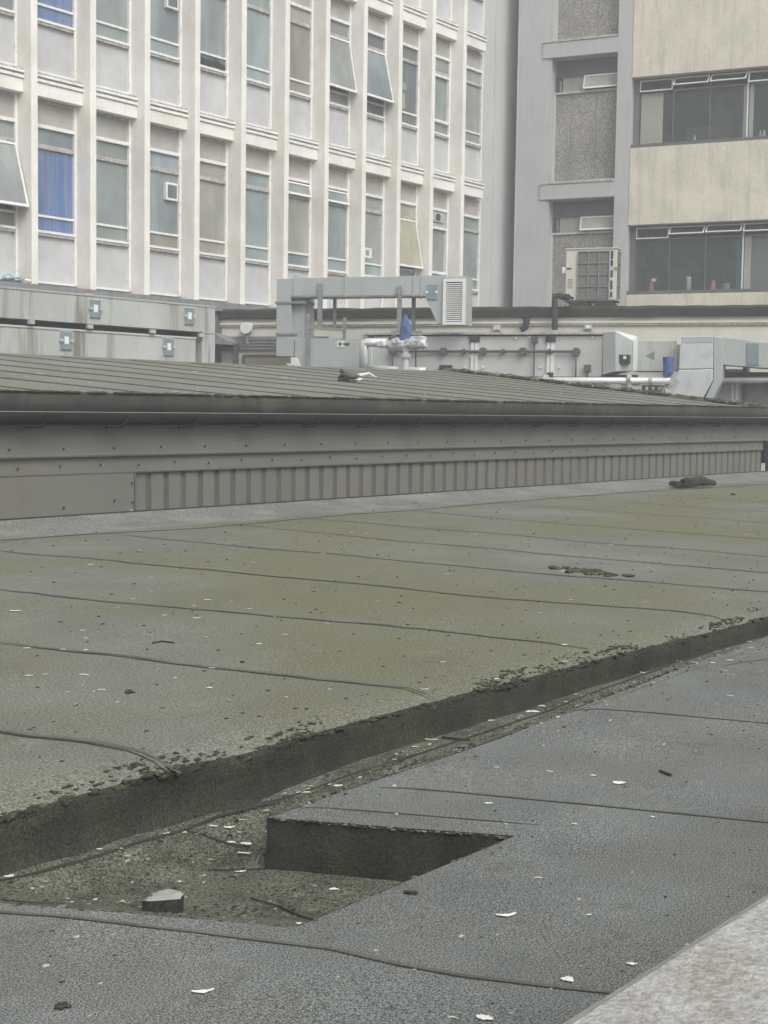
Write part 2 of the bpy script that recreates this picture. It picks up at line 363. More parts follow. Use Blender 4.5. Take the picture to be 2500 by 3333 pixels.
# slab: in front of the sump, left of it, right of it
strip(dk, -6., 24., 300, -3., 1.597, 40, zslab, 'deck_felt')
strip(dk, -6., xl, 80, 1.597, 2.32, 24, zslab, 'deck_felt')
strip(dk, xr, lambda y: 3.0, 24, 1.597, 2.088, 12, zslab, 'deck_felt')
strip(dk, 3.0, 24., 200, 1.597, lambda x: 2.32 if x > 7 else min(2.32, GY(x)), 8, zslab, 'deck_felt')
strip(dk, 2.244, 3.0, 24, 2.0885, GY, 2, zslab, 'deck_felt')
# floor of the sump and of the gully
strip(dk, xl, xr, 40, 1.597, 2.088, 24, zfloor, 'gully_felt')
def zjoin(x, y):
    k = sm((x-2.3)/.7); return zfloor(x, y)*(1-k)+zgully(x, y)*k if x < 3.0 else zgully(x, y)
strip(dk, 1.52, 2.244, 40, 2.088, 2.34, 10, lambda x, y: min(zfloor(x, y), zslab(x, y)+(.0 if x > 1.56 else .01)), 'gully_felt')
strip(dk, 2.244, 7.0, 120, lambda x: min(GY(x)+.002, 2.31), 2.34, 6, zjoin, 'gully_felt')
deck = struct(dk.build('roof_deck', smooth=True))
def vwall(mb, p, q, zt, zb, m, n=24):
    vs = []; fs = []
    for i in range(n+1):
        t = i/n; x = p[0]+(q[0]-p[0])*t; y = p[1]+(q[1]-p[1])*t
        o = .004*noise.noise(Vector((x*14, y*14, 0)))
        vs += [(x+o, y, zt(x, y)+.001), (x+o*2, y, zt(x, y)*.5), (x-.005, y+o, zb)]
    for i in range(n): fs += [(i*3, i*3+1, i*3+4, i*3+3), (i*3+1, i*3+2, i*3+5, i*3+4)]
    mb.add(vs, fs, m)
sw = MB()
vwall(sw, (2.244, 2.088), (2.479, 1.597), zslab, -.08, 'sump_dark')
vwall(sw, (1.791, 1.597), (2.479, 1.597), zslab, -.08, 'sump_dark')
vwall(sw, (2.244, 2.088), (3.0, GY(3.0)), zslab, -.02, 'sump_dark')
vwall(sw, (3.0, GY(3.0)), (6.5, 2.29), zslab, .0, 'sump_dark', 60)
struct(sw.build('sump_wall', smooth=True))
# felt seams of the foreground
ds = MB(); dz = lambda x, y: zslab(x, y)
S2 = [[(815, 1702), (870, 1703), (1000, 1714), (1130, 1727), (1350, 1748), (1659, 1778), (1900, 1800)],
      [(640, 1744), (700, 1744), (850, 1757), (1000, 1770), (1165, 1785)],
      [(1220, 1537), (1290, 1533), (1400, 1540), (1659, 1562), (1900, 1580)],
      [(-200, 1962), (0, 1973), (130, 1982), (400, 2014), (700, 2052), (850, 2085), (1000, 2112), (1200, 2135), (1330, 2150), (1400, 2166)],
      [(1560, 1440), (1600, 1431), (1659, 1424), (1800, 1424)]]
for L in S2: ribbon(ds, [onz(x*K, y*K, .1)[:2] for x, y in L], dz, .0045, .0004, 'seam', wob=.004, step=.02)
for L in S2[:1]+S2[2:4]: ribbon(ds, [(onz(x*K, y*K, .1)+Vector((.007, 0, 0)))[:2] for x, y in L], dz, .012, .0003, 'lap', wob=.004, step=.02)
S3 = [[(0, 1905), (150, 1870), (290, 1826), (400, 1795), (470, 1765), (560, 1738), (700, 1695), (840, 1650), (1000, 1600), (1160, 1545), (1330, 1480), (1500, 1420), (1659, 1372)],
      [(400, 1797), (440, 1806), (540, 1832)], [(450, 1880), (575, 1877)], [(540, 1932), (600, 1945), (740, 1966)], [(0, 1943), (60, 1948), (140, 1948)]]
for L in S3: ribbon(ds, [ondeck(x*K, y*K)[:2] for x, y in L], lambda x, y: zdeck(x, y)+.001, .006, .002, 'seam', wob=.005, step=.02)
struct(ds.build('roof_seams'))

# ================================================================= near building: the concrete sill outside the camera's window
nb = thing('near_building', 'mottled pale concrete window sill at the bottom right corner', 'building', (6, -.1, .1))
s_ = MB(); sy = .298; nxs = 60; vs = []; fs = []
prof = [(-.25, .765), (.0, .757), (.2, .752), (sy-.012, .75), (sy, .742), (sy, .69), (sy-.03, .685)]
for i in range(nxs+1):
    x = -3+9*i/nxs
    for y, z in prof: vs.append((x, y+.0012*noise.noise(Vector((x*30, z*40, 0))), z+.001*noise.noise(Vector((x*25, y*25, 0)))))
kk = len(prof)
for i in range(nxs):
    for j in range(kk-1): fs.append((i*kk+j, (i+1)*kk+j, (i+1)*kk+j+1, i*kk+j+1))
s_.add(vs, fs, 'sill'); s_.build('window_sill', nb, smooth=False)
B(ID, -3, 6, -.235, .25, .0, .68, 'brick_wall').build('wall', nb)

# ================================================================= low clad plant building
EY = 7.9; PT = .1
cl = thing('clad_plant_building', 'long low taupe clad building with mossy pitched felt roof', 'building', (10.5, EY, .1))
XL, XR = -4.0, 18.4
def z2(x, y): return 1.06 + PT*(y-EY) + .006*noise.noise(Vector((x, y, 0)))
RY = lambda x: 12.35 + max(0, x-13)*.16
rf = MB(); strip(rf, XL, XR, 120, EY-.06, RY, 16, z2, 'felt2')
for i in range(24):
    xs_ = 4.6 + i*.93; az = R(118)   # seams run up the slope
    x0, y0 = xs_, EY-.02; pts = []
    for t in range(0, 40):
        x = x0+math.cos(az)*t*.3; y = y0+math.sin(az)*t*.3
        if x > XR-.15: continue
        if y > RY(x)-.05 or x < XL+.1: break
        pts.append((x, y))
    if len(pts) > 1: ribbon(rf, pts, z2, .035, .006, 'seam', wob=.03, step=.3)
roofo = rf.build('roof', cl)
wl = MB()
vs = [(XL, EY-.06, 1.05), (XL, 13, 1.05)]
wl.box(ID, XL, XR, -12.3, -8.0, .1, 1.0, 'clad'); wl.build('wall', cl)
gm = MB(); gm.prism(Plane((XR-.02, EY), 90), [(0, .9), (5.3, .9), (5.3, 1.05+PT*5.3), (0, 1.05)], -.02, .02, 'clad'); gm.build('gable', cl)
# mossy verge strip at the right end
vg = MB(); vs = []; fs = []; n = 90
for i in range(n+1):
    y = EY-.05+(RY(XR)-EY+.1)*i/n
    for dx, dz_ in ((-.22, -.005), (-.13, .03), (0, .045), (.05, .02), (.05, -.12)):
        nn = .022*noise.noise(Vector((dx*20, y*5, 1)))
        vs.append((XR+dx+nn, y, z2(XR, y)+dz_*(1+.5*noise.noise(Vector((y*7, 0, 0))))+nn*.6))
for i in range(n):
    for j in range(4): fs.append((i*5+j, i*5+j+1, (i+1)*5+j+1, (i+1)*5+j))
vg.add(vs, [f[::-1] for f in fs], 'moss'); 
for k_ in range(170):
    y = random.uniform(EY, 13.1); vg.blob((XR-random.uniform(.02, .26), y, z2(XR, y)+.03), .05, .06, random.uniform(.015, .035), random.choice(['moss', 'moss_dark', 'stone']), k_, .3, 3, 1)
vg.build('mossy_verge', cl)
# fascia with ragged mossy top edge
fa = MB(); vs = []; fs = []; n = 260
for i in range(n+1):
    x = XL+(XR-XL)*i/n
    for j, z in enumerate((1.075, 1.045, 1.0, .937, .937)):
        y = (EY-.06, EY-.075, EY-.07, EY-.065, EY)[j]
        vs.append((x, y+.006*noise.noise(Vector((x*9, z*9, 0))), z+(.008*noise.noise(Vector((x*11, 0, 0))) if j < 2 else 0)))
for i in range(n):
    for j in range(4): fs.append((i*5+j, (i*5+j+1), ((i+1)*5+j+1), (i+1)*5+j))
fa.add(vs, fs, 'fascia')
for k_ in range(420):
    x = random.uniform(4, XR); fa.blob((x, EY-.07, 1.075), random.uniform(.02, .07), .02, random.uniform(.004, .012), 'moss', k_, .3, 3, 1)
fa.build('fascia', cl, smooth=True)
tl = MB().box(ID, XL, XR, -(EY-.066), -(EY-.09), .933, .9375, 'flash'); tl.build('pale_line_strip', cl)  # thin pale line along the fascia bottom
gt = MB()
gp = [(EY-.085, .935), (EY-.16, .93), (EY-.175, .9), (EY-.165, .868), (EY-.135, .85), (EY-.095, .848), (EY-.07, .87)]
vs = [(x, y, z) for x in (XL, XR) for y, z in gp]; k_ = len(gp)
gt.add(vs, [(j, j+1, k_+j+1, k_+j) for j in range(k_-1)], 'gutter')
gt.add([(x, y+.004, z-.002) for x in (XL, XR) for y, z in gp[1:4]][:], [(0, 1, 4, 3), (1, 2, 5, 4)], 'gutter')
gto = gt.build('gutter', cl, smooth=True)
bx_ = 6.06
for i in range(-3, 18):
    x = bx_+i*.7
    if x > XR-.1: break
    b = MB(); b.tube([(x+.03, EY-.18, .915), (x+.03, EY-.185, .875), (x+.02, EY-.17, .848), (x, EY-.145, .835), (x-.06, EY-.135, .832), (x-.1, EY-.13, .834)], .011, 'gutter', 6)
    b.build('gutter_bracket', cl)
fl = B(ID, XL, XR, -(EY-.02), -(EY-.0), .64, .87, 'clad')
fl.add([(x, y, z) for x in (XL, XR) for y, z in ((EY-.02, .645), (EY-.05, .632), (EY-.045, .62), (EY, .62))], [(0, 1, 5, 4), (1, 2, 6, 5), (2, 3, 7, 6)], 'clad')
fl.build('upper_flashing', cl)
B(ID, XL, XR, -(EY-.01), -(EY+.0), .5, .618, 'clad').box(ID, XL, XR, -(EY-.015), -(EY-.005), .495, .505, 'clad_groove').build('lower_flashing', cl)
XC = 7.0
cg = MB(); n = int((XR-XC)/.1785); prof = []
for i in range(n):
    x = XC+.04+i*.1785; prof += [(x, 0), (x+.118, 0), (x+.132, .016), (x+.165, .016), (x+.1785, 0)]
vs = []; fs = []; mi_ = []
for x, d in prof: vs += [(x, EY+.012+d, .1), (x, EY+.012+d, .5)]
for i in range(len(prof)-1):
    f = (2*i, 2*(i+1), 2*(i+1)+1, 2*i+1)
    cg.add([vs[k] for k in f], [(0, 1, 2, 3)], 'clad' if (prof[i][1] == 0 and prof[i+1][1] == 0) else 'clad_groove')
cg.build('corrugated_cladding', cl)
fp_ = B(ID, XL, XC+.04, -(EY-.012), -(EY+.0), .1, .5, 'clad'); fp_.box(ID, XC+.025, XC+.04, -(EY-.02), -(EY-.012), .1, .5, 'clad_groove'); fp_.build('flat_panel', cl)
def screw(x, z, r=.010): b_ = MB().blob((x, EY-.025, z), r, .008, r*1.15, 'screw', 1, .1, 2, 1); b_.build('screw', cl)
x = 5.0
while x < XR: screw(x, .68); x += .456
x = 5.26
while x < XR: screw(x, .56+.01*math.sin(x*7), .009); x += .36
for x, z in ((6.37, .27), (6.83, .3), (7.0, .42), (7.0, .28), (7.0, .2), (5.7, .25), (7.05, .47)): screw(x, z)
B(ID, XR-.16, XR-.02, -(EY+.05), -(EY-.04), .1, .62, 'gutter').build('dark_corner_fill', cl)  # dark box stands for the shade of the open corner
B(ID, XR-.19, XR-.175, -(EY+.0), -(EY-.05), .1, .32, 'post').build('white_corner_strip', cl)
# metal trim on the felt upstand, and the rubble gutter behind it
tr = MB(); tr.box(ID, X0, X1, -7.512, -7.488, .215, .252, 'flash').box(ID, X0, X1, -7.489, -7.485, .246, .256, 'seam')
struct(tr.build('edge_trim'))
struct(B(ID, X0, X1, -8.4, -7.5, .0, .19, 'lap').build('roof_gutter'))

# ================================================================= office building (left, white fins)
ob = thing('office_building', 'white office block with tall projecting fins and ledges', 'building', FP.P(21, 0, -3.2))
PI0 = 15.107; BAY = 1.267; S_END = FP.s(1563, 400, -.42); L_END = FP.s(1579, 300, -.2)
pil = [PI0+BAY*(j-1) for j in range(-1, 12)]        # right edge of each fin front
ZB = 2.98; ZT = 13.6
B(FP, pil[0]-6, 31.2, -1.2, -.47, -3.2, ZT, 'render_grey').build('wall', ob)
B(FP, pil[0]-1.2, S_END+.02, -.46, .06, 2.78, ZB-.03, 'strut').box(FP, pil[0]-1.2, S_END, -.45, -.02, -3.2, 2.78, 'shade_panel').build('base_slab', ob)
for j, s in enumerate(pil):
    q = MB(); q.box(FP, s-.135, s, -.46, 0, ZB-.045, ZT, 'white_paint')
    q.build('fin', ob, bevel=.008)
B(FP, S_END+.005, 31.0, -.46, -.44, -3.2, ZT, 'render_grey').box(FP, FP.s(1608, 400, -.43), 31.0, -.44, -.425, -3.2, ZT, 'render_grey').build('end_wall', ob)
def ledge(s0, s1, L):
    q = MB()
    q.box(FP, s0, s1, -.46, -.2, L-.39, L-.17, 'white_paint')
    q.box(FP, s0, s1+.0, -.46, -.17, L-.165, L-.115, 'white_trim')
    q.box(FP, s0, s1, -.46, -.2, L-.112, L-.085, 'old_trim')
    q.box(FP, s0, s1+.0, -.46, -.165, L-.08, L-.04, 'white_trim')
    q.box(FP, s0, s1, -.46, -.2, L-.038, L, 'old_trim')
    return q.build('ledge', ob, bevel=.006)
looks = {(0, 0): 'pane_grey', (0, 1): 'pane_cool', (1, 0): 'pane_blue', (1, 1): 'pane_blue', (2, 0): 'pane_green', (2, 1): 'pane_green', (3, 0): 'pane_teal', (3, 1): 'pane_teal',
         (4, 0): 'pane_beige', (4, 1): 'pane_green', (5, 0): 'pane_teal', (5, 1): 'pane_teal', (6, 0): 'pane_beige', (6, 1): 'pane_brown', (7, 0): 'pane_green', (7, 1): 'pane_grey',
         (8, 0): 'pane_grey', (8, 1): 'pane_cool', (9, 0): 'pane_yellow', (9, 1): 'pane_dark', (10, 0): 'pane_grey', (10, 1): 'pane_green', (11, 0): 'pane_green', (11, 1): 'pane_grey'}
topl = {(1, 0): 'pane_cool', (6, 0): 'pane_dark', (7, 0): 'pane_cool', (6, 1): 'pane_beige', (9, 0): 'pane_yellow', (3, 0): 'pane_teal', (8, 1): 'pane_dark'}
lowl = {(4, 1): 'pane_dark', (3, 0): 'pane_brown', (6, 0): 'pane_cool', (8, 1): 'pane_dark', (8, 0): 'pane_teal', (9, 0): 'pane_grey'}
opened = {(0, 0): .3, (7, 1): .2, (8, 1): .24, (9, 0): .2}
def sash(a0, a1, zt, zb, ang, m, win, n0=-.375):
    """top-hung sash swung out at the bottom"""
    h = zt-zb; c, s = math.cos(ang), math.sin(ang)
    def Q(a, t, o): return FP.P(a, n0 + t*s + o*c, zt - t*c + o*s)
    def bar(mb, x0, x1, t0, t1, mm, o0=-.012, o1=.022):
        vs = [Q(x, t, o) for t in (t1, t0) for x, o in ((x0, o1), (x1, o1), (x1, o0), (x0, o0))]
        mb.add(vs, [(3, 2, 1, 0), (4, 5, 6, 7), (0, 1, 5, 4), (1, 2, 6, 5), (2, 3, 7, 6), (3, 0, 4, 7)], mm)
    f = MB(); t_ = .035
    bar(f, a0, a0+t_, 0, h, 'white_trim'); bar(f, a1-t_, a1, 0, h, 'white_trim'); bar(f, a0+t_, a1-t_, 0, t_, 'white_trim'); bar(f, a0+t_, a1-t_, h-t_*1.3, h, 'white_trim')
    f.build('open_sash', win)
    p = MB(); bar(p, a0+t_, a1-t_, t_, h-t_*1.3, m, -.002, .004); p.build('sash_pane', win)
def dl(mb, s0, s1, za, zb, mm, n0=-.42, n1=-.375): mb.box(FP, s0, s1, n0, n1, zb, za, mm)
for k in range(3):
    L = 6.48+3.5*k
    for j in range(len(pil)):
        s0 = pil[j]; s1 = pil[j+1]-.135 if j+1 < len(pil) else S_END
        ledge(s0, s1 if j+1 < len(pil) else L_END, L)
        key = (j-1, k); bay = j-1
        wn = MB(); e = .035
        a0, a1 = s0, s1
        dl(wn, a1-.05, a1, L-.40, L-3.45, 'white_trim', -.46, -.35)
        dl(wn, a0, a0+e, L-.40, L-3.45, 'white_trim', -.46, -.36)
        b0, b1 = a0+e, a1-.05
        dl(wn, b0, b1, L-.395, L-.44, 'old_trim', -.46, -.37)
        dl(wn, b0, b1, L-.81, L-.87, 'white_trim', -.46, -.345)
        if bay != 10:
            dl(wn, b0, b1, L-1.13, L-1.165, 'old_trim'); dl(wn, b0, b1, L-1.168, L-1.21, 'old_trim', -.42, -.36)
        dl(wn, b0, b1, L-2.31, L-2.35, 'white_trim', -.42, -.37)
        dl(wn, b0, b1, L-2.575, L-2.62, 'white_trim', -.46, -.33); dl(wn, b0, b1, L-2.622, L-2.665, 'old_trim', -.46, -.345)
        dl(wn, b0, b1, L-3.43, L-3.47, 'white_trim', -.46, -.34)
        win = wn.build('window', ob, bevel=.004, loc=FP.P((s0+s1)/2, -.42, L-3.45))
        up = B(FP, b0, b1, -.46, -.41, L-.81, L-.44, 'upper_panel'); up.build('upper_panel', ob)
        spn = B(FP, b0, b1, -.46, -.41, L-3.43, L-2.665, 'spandrel'); spn.build('spandrel_panel', ob)
        pm = looks.get(key, 'pane_grey'); tm = topl.get(key, pm); lm = lowl.get(key, pm)
        is_open = key in opened
        pn = MB()
        if bay == 10:
            sx = b0+.26
            fr = MB(); fr.box(FP, sx-.03, sx+.02, -.42, -.34, L-2.62, L-.87, 'white_trim')
            fr.box(FP, sx+.02, b1, -.42, -.36, L-1.25, L-1.17, 'old_trim'); fr.box(FP, sx+.05, b1-.04, -.4, -.33, L-1.3, L-1.25, 'white_trim').box(FP, b1-.06, b1-.01, -.4, -.32, L-2.31, L-1.25, 'white_trim').box(FP, sx+.02, sx+.06, -.4, -.32, L-2.31, L-1.25, 'white_trim').box(FP, sx+.06, b1-.06, -.4, -.32, L-2.34, L-2.28, 'white_trim')
            fr.build('casement', win)
        pn.box(FP, b0, b1, -.455, -.40, L-1.13, L-.87, tm)
        pn.box(FP, b0, b1, -.455, -.40, L-2.575, L-2.35, lm)
        if bay == 3:
            mid_ = b0+(b1-b0)*.5
            pn.box(FP, b0, mid_, -.455, -.40, L-2.31, L-1.13, 'pane_teal'); pn.box(FP, mid_, b1, -.455, -.402, L-2.31, L-1.13, 'pane_cool'); pn.box(FP, mid_-.05, mid_+.02, -.4, -.397, L-2.31, L-1.13, 'pane_green')
        else:
            pn.box(FP, b0, b1, -.455, -.405 if not is_open else -.43, L-2.31, L-1.13, pm if not is_open else 'pane_dark')  # when open, a dark sheet stands for the unlit room
        pn.build('pane', win)
        if is_open: sash(b0-.0, b1+.02, L-1.21, L-2.33, opened[key], pm if pm != 'pane_dark' else 'pane_cool', win)
        if key in ((6, 0), (7, 0)): sash(b0, b1, L-.9, L-1.17, .25, 'pane_green', win)
        if bay == 3:      # square extract fan set in the glass
            fb = MB(); zf = L-1.21-.17 if k == 0 else L-1.4
            fs0, fs1 = b1-.36, b1-.06
            fb.box(FP, fs0, fs1, -.40, -.33, zf-.32, zf, 'white_trim').box(FP, fs0+.04, fs1-.03, -.33, -.325, zf-.28, zf-.04, 'pane_dark')
            fb.build('extract_fan', win)
        if key == (10, 0):
            fb = B(FP, b0+.3, b1-.02, -.40, -.385, L-1.17, L-.88, 'upper_panel'); fb.box(FP, b0+.42, b1-.14, -.385, -.35, L-1.13, L-.9, 'galv')
            fb.tube([FP.P((b0+b1)/2+.14, -.35, L-1.015), FP.P((b0+b1)/2+.14, -.335, L-1.015)], .085, 'black', 16); fb.build('extract_fan', win)
        if key == (8, 0):
            fb = B(FP, b0+.42, b0+.72, -.398, -.395, L-2.2, L-1.98, 'post'); fb.box(FP, b0+.5, b0+.62, -.395, -.393, L-2.15, L-2.03, 'pane_grey'); fb.build('poster', win)
        if key == (4, 1):
            fb = MB()
            for q in range(6): 
                fb.blob(FP.P(b0+.15+q*.16, -.395, L-2.48+.03*math.sin(q*2)), .11, .01, .08, 'black', q)
            fb.build('dark_bundles', win)
        if key == (9, 1):
            fb = B(FP, b0+.3, b0+.62, -.403, -.398, L-2.25, L-1.9, 'pane_beige'); fb.blob(FP.P(b0+.5, -.4, L-1.75), .17, .01, .09, 'pane_grey', 3); fb.build('stacked_boxes', win)

# ================================================================= concrete building (right)
cb = thing('concrete_building', 'grey and cream concrete block with dark ribbon windows', 'building', RP.P(3, -1, -3.2))
sK = -2.899
RZ0, RZ1 = -3.2, 13.6
B(RP, sK+.0, -2.12, -4, 0, RZ0, RZ1, 'render_cool').box(RP, sK+.0, sK+.012, -.1, .03, RZ0, RZ1, 'render_grey').build('corner_wall', cb)
pL, pR = RP.s(2003, 500), RP.s(2051, 500)
B(RP, pL, pR, -.6, 0.02, RZ0, RZ1, 'render_cool').build('pilaster', cb, bevel=.01)
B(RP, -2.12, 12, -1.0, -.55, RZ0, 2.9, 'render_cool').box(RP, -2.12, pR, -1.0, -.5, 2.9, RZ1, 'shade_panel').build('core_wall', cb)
sR0, sR1 = -2.12, pL
B(RP, -2.12, -2.03, -.5, -.02, RZ0, RZ1, 'render_cool').build('reveal', cb)
nR = -.3
def rz(y, n=nR): return RP.z(*z3(520, y), n)
def storey_recess(yb, dz):
    """dz shifts one storey; measured on the middle storey"""
    zb0, zb1 = rz(335, 0)-dz, rz(243, 0)-dz
    B(RP, sR0-.14, sR1, -.5, .03, zb0, zb1, 'render_cool').box(RP, sR0-.14, sR1, -.5, .05, zb1+.002, zb1+.05, 'old_trim').build('beam', cb, bevel=.008)
    w1, w0 = rz(455)-dz, rz(548)-dz
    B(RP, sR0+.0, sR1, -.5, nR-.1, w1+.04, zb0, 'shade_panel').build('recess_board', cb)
    fr = MB(); fr.box(RP, sR0+.0, sR1, -.45, nR-.03, w1, w1+.035, 'dark_frame').box(RP, sR0, sR1, -.5, nR+.05, w0-.05, w0, 'flash')
    fr.box(RP, sR0+.09, sR0+.12, -.45, nR-.03, w0, w1, 'dark_frame'); sx = RP.s(*z3(556, 500), nR); sv = RP.s(*z3(425, 500), nR)
    fr.box(RP, sx-.02, sx+.01, -.45, nR-.02, w0, w1, 'post')
    win = fr.build('window', cb, loc=RP.P(-1.2, nR, w0))
    p = MB(); p.box(RP, sv, sx-.02, -.44, nR-.07, w0, w1, 'pane_beige').box(RP, sx+.01, sR1, -.44, nR-.08, w0, w1, 'pane_yellow'); p.build('pane', win)
    # open top-hung sash
    q = MB(); h = w1-w0; a0, a1 = sx, sR1
    def Q(a, t, o): return RP.P(a, nR-.02+t*h*.35+o, w1-t*h*.93)
    for (x0, x1, t0, t1) in ((a0, a0+.03, 0, 1), (a0, a1, 0, .1), (a0, a1, .88, 1)):
        vs = [Q(x, t, o) for t in (t1, t0) for x, o in ((x0, .02), (x1, .02), (x1, -.01), (x0, -.01))]
        q.add(vs, [(3, 2, 1, 0), (4, 5, 6, 7), (0, 1, 5, 4), (1, 2, 6, 5), (2, 3, 7, 6), (3, 0, 4, 7)], 'post')
    q.add([Q(a0+.03, .88, .005), Q(a1, .88, .005), Q(a1, .1, .005), Q(a0+.03, .1, .005)], [(0, 1, 2, 3)], 'pane_beige')
    q.build('open_sash', win)
    v = MB(); v0, v1 = sR0+.14, sv-.02; v.box(RP, v0, v1, -.44, nR-.1, w0, w1, 'shade_panel')
    for i in range(6): v.box(RP, v0+.06, v1-.02, nR-.1, nR-.06, w0+.06+i*(h-.12)/6, w0+.06+(i+.5)*(h-.12)/6, 'galv_light')
    v.build('louvre_vent', win)
    pz0 = rz(1088)-dz
    pb = MB(); pb.box(RP, sR0+.13, sR1, -.5, nR+.0, pz0, w0-.055, 'pebble')
    for xx in (497-20, 625): 
        sj = RP.s(*z3(xx, 700), nR); pb.box(RP, sj-.006, sj+.006, nR, nR+.004, pz0, w0-.055, 'shade_panel')
    pb.build('pebble_panel', cb)
    B(RP, sR0-.05, sR0+.128, -.5, nR+.06, pz0, w0-.055, 'render_grey').build('panel_edge', cb)
    B(RP, sR0-.02, sR1, -.5, nR+.22, pz0-.09, pz0-.002, 'old_trim').build('panel_sill', cb)
ST = rz(335, 0)-rz(1190, 0)
for i in (-1, 0, 1, 2): storey_recess(0, i*ST)
# cream spandrels and ribbon windows
nW = -.22; R1_ = 12.0
for i in (-1, 0, 1, 2):
    dz = i*3.48
    ptop, pbot, wbot = 10.745-dz, 8.92-dz+.0, 7.26-dz
    B(RP, pR+.004, R1_, -.5, .03, pbot, ptop, 'cream').build('spandrel_panel', cb, bevel=.01)
    f = MB(); wt, wb = pbot, wbot
    f.box(RP, pR+.006, R1_, -.5, .0, wb-.0, wb+.09, 'dark_frame')
    a0 = RP.s(*z3(885, 700), nW); am = [RP.s(*z3(x, 700), nW) for x in (1090, 1310, 1535)]
    bw = am[1]-am[0]; ms = [a0]+am+[am[2]+bw*q for q in range(1, 8)]
    tr_ = wt-.30
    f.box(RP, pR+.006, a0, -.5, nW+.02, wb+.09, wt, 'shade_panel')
    f.box(RP, a0, R1_, nW-.03, nW+.02, wt-.05, wt, 'dark_frame').box(RP, a0, R1_, nW-.03, nW+.02, tr_-.04, tr_, 'dark_frame')
    for q, a in enumerate(ms): f.box(RP, a-.015, a+.015, nW-.03, nW+.02, wb+.09, wt, 'dark_frame' if q != 3 else 'post')
    win = f.build('window', cb, loc=RP.P(3, nW, wb))
    gl = MB(); gl.box(RP, a0, R1_, nW-.012, nW-.006, wb+.09, tr_-.04, 'clear_glass'); gl.build('pane', win)
    rm = MB(); zb_, zt_ = wb-.25, wt+.25; D = -3.2
    P = RP.P
    rm.add([P(a0-.3, D, zb_), P(R1_, D, zb_), P(R1_, D, zt_), P(a0-.3, D, zt_)], [(0, 1, 2, 3)], 'room')
    rm.add([P(a0-.3, nW-.1, zb_), P(R1_, nW-.1, zb_), P(R1_, D, zb_), P(a0-.3, D, zb_)], [(0, 1, 2, 3)], 'room')
    rm.add([P(a0-.3, nW-.1, zt_), P(R1_, nW-.1, zt_), P(R1_, D, zt_), P(a0-.3, D, zt_)], [(3, 2, 1, 0)], 'room')
    rm.box(RP, a0-.35, a0-.3, D, nW-.1, zb_, zt_, 'room').box(RP, a0, R1_, nW-.4, nW-.05, wb+.02, wb+.085, 'room')
    rm.build('room', win)
    rd = random.Random(i+20)
    for q in range(9):
        sx = a0+.5+q*.95+rd.uniform(-.2, .2); hh_ = rd.uniform(.3, 1.1); dd = rd.uniform(.9, 2.4); B(RP, sx, sx+rd.uniform(.25, .8), nW-dd-.4, nW-dd, zb_+.0, wb+hh_, rd.choice(['dark_frame', 'wood', 'galv', 'pebble', 'dark_frame'])).build('cupboard', win)
    bl = MB()
    if i == 0: bl.box(RP, a0+.04, RP.s(*z3(1025, 700), nW), nW-.06, nW-.03, wb+.1, tr_-.05, 'blind'); bl.box(RP, RP.s(*z3(1510, 700), nW), RP.s(*z3(1530, 700), nW), nW-.06, nW-.02, wb+.1, tr_, 'post'); bl.box(RP, RP.s(*z3(1545, 700), nW), RP.s(*z3(1568, 700), nW), nW-.06, nW-.03, wb+.1, tr_, 'blind')
    elif i == 1: bl.box(RP, RP.s(*z3(1515, 1600), nW), RP.s(*z3(1555, 1600), nW), nW-.06, nW-.02, wb+.1, tr_, 'blind').box(RP, RP.s(*z3(1560, 1600), nW), RP.s(*z3(1660, 1600), nW), nW-.09, nW-.06, wb+.1, tr_, 'pane_grey').box(RP, RP.s(*z3(1465, 1600), nW), RP.s(*z3(1505, 1600), nW), nW-.12, nW-.09, wb+.1, tr_-.1, 'blue_frame')
    else: bl.box(RP, a0+.5, a0+.8, nW-.06, nW-.03, wb+.1, tr_-.05, 'blind')
    bl.build('blind', win)
    for q in range(len(ms)-1):
        x0, x1 = ms[q]+.02, ms[q+1]-.02; h = .27; ang = [.12, .75, .8, .35][q] if (i == 0 and q < 4) else ([.1, .75, .8, .75][q] if q < 4 else .3)
        c, s = math.cos(ang), math.sin(ang); zt0 = wt-.045
        def Q(a, t, o): return P(a, nW+.025+t*s*h+o*c, zt0-t*c*h+o*s)
        sb = MB()
        for (y0, y1, t0, t1) in ((x0, x0+.025, 0, 1), (x1-.025, x1, 0, 1), (x0+.025, x1-.025, 0, .09), (x0+.025, x1-.025, .9, 1)):
            vs = [Q(x, t, o) for t in (t1, t0) for x, o in ((y0, .012), (y1, .012), (y1, -.012), (y0, -.012))]
            sb.add(vs, [(3, 2, 1, 0), (4, 5, 6, 7), (0, 1, 5, 4), (1, 2, 6, 5), (2, 3, 7, 6), (3, 0, 4, 7)], 'post')
        sb.add([Q(x0+.025, .9, 0), Q(x1-.025, .9, 0), Q(x1-.025, .09, 0), Q(x0+.025, .09, 0)], [(0, 1, 2, 3)], 'clear_glass')
        sb.build('vent_sash', win)
B(RP, pR+.004, R1_, -.5, .026, 2.0, 7.26-3.48-.004, 'cream').build('lower_spandrel_panel', cb)
def lathe(mb, c, prof, m, seg=14):
    vs = [(c[0]+r*math.cos(2*math.pi*k/seg), c[1]+r*math.sin(2*math.pi*k/seg), c[2]+z) for r, z in prof for k in range(seg)]
    fs = [(i*seg+k, i*seg+(k+1) % seg, (i+1)*seg+(k+1) % seg, (i+1)*seg+k) for i in range(len(prof)-1) for k in range(seg)]
    return mb.add(vs, fs, m)
def sillpt(x, y, i): 
    a = RP.s(*z3(x, y), nW-.15); return RP.P(a, nW-.15, 7.26-i*3.48+.087)
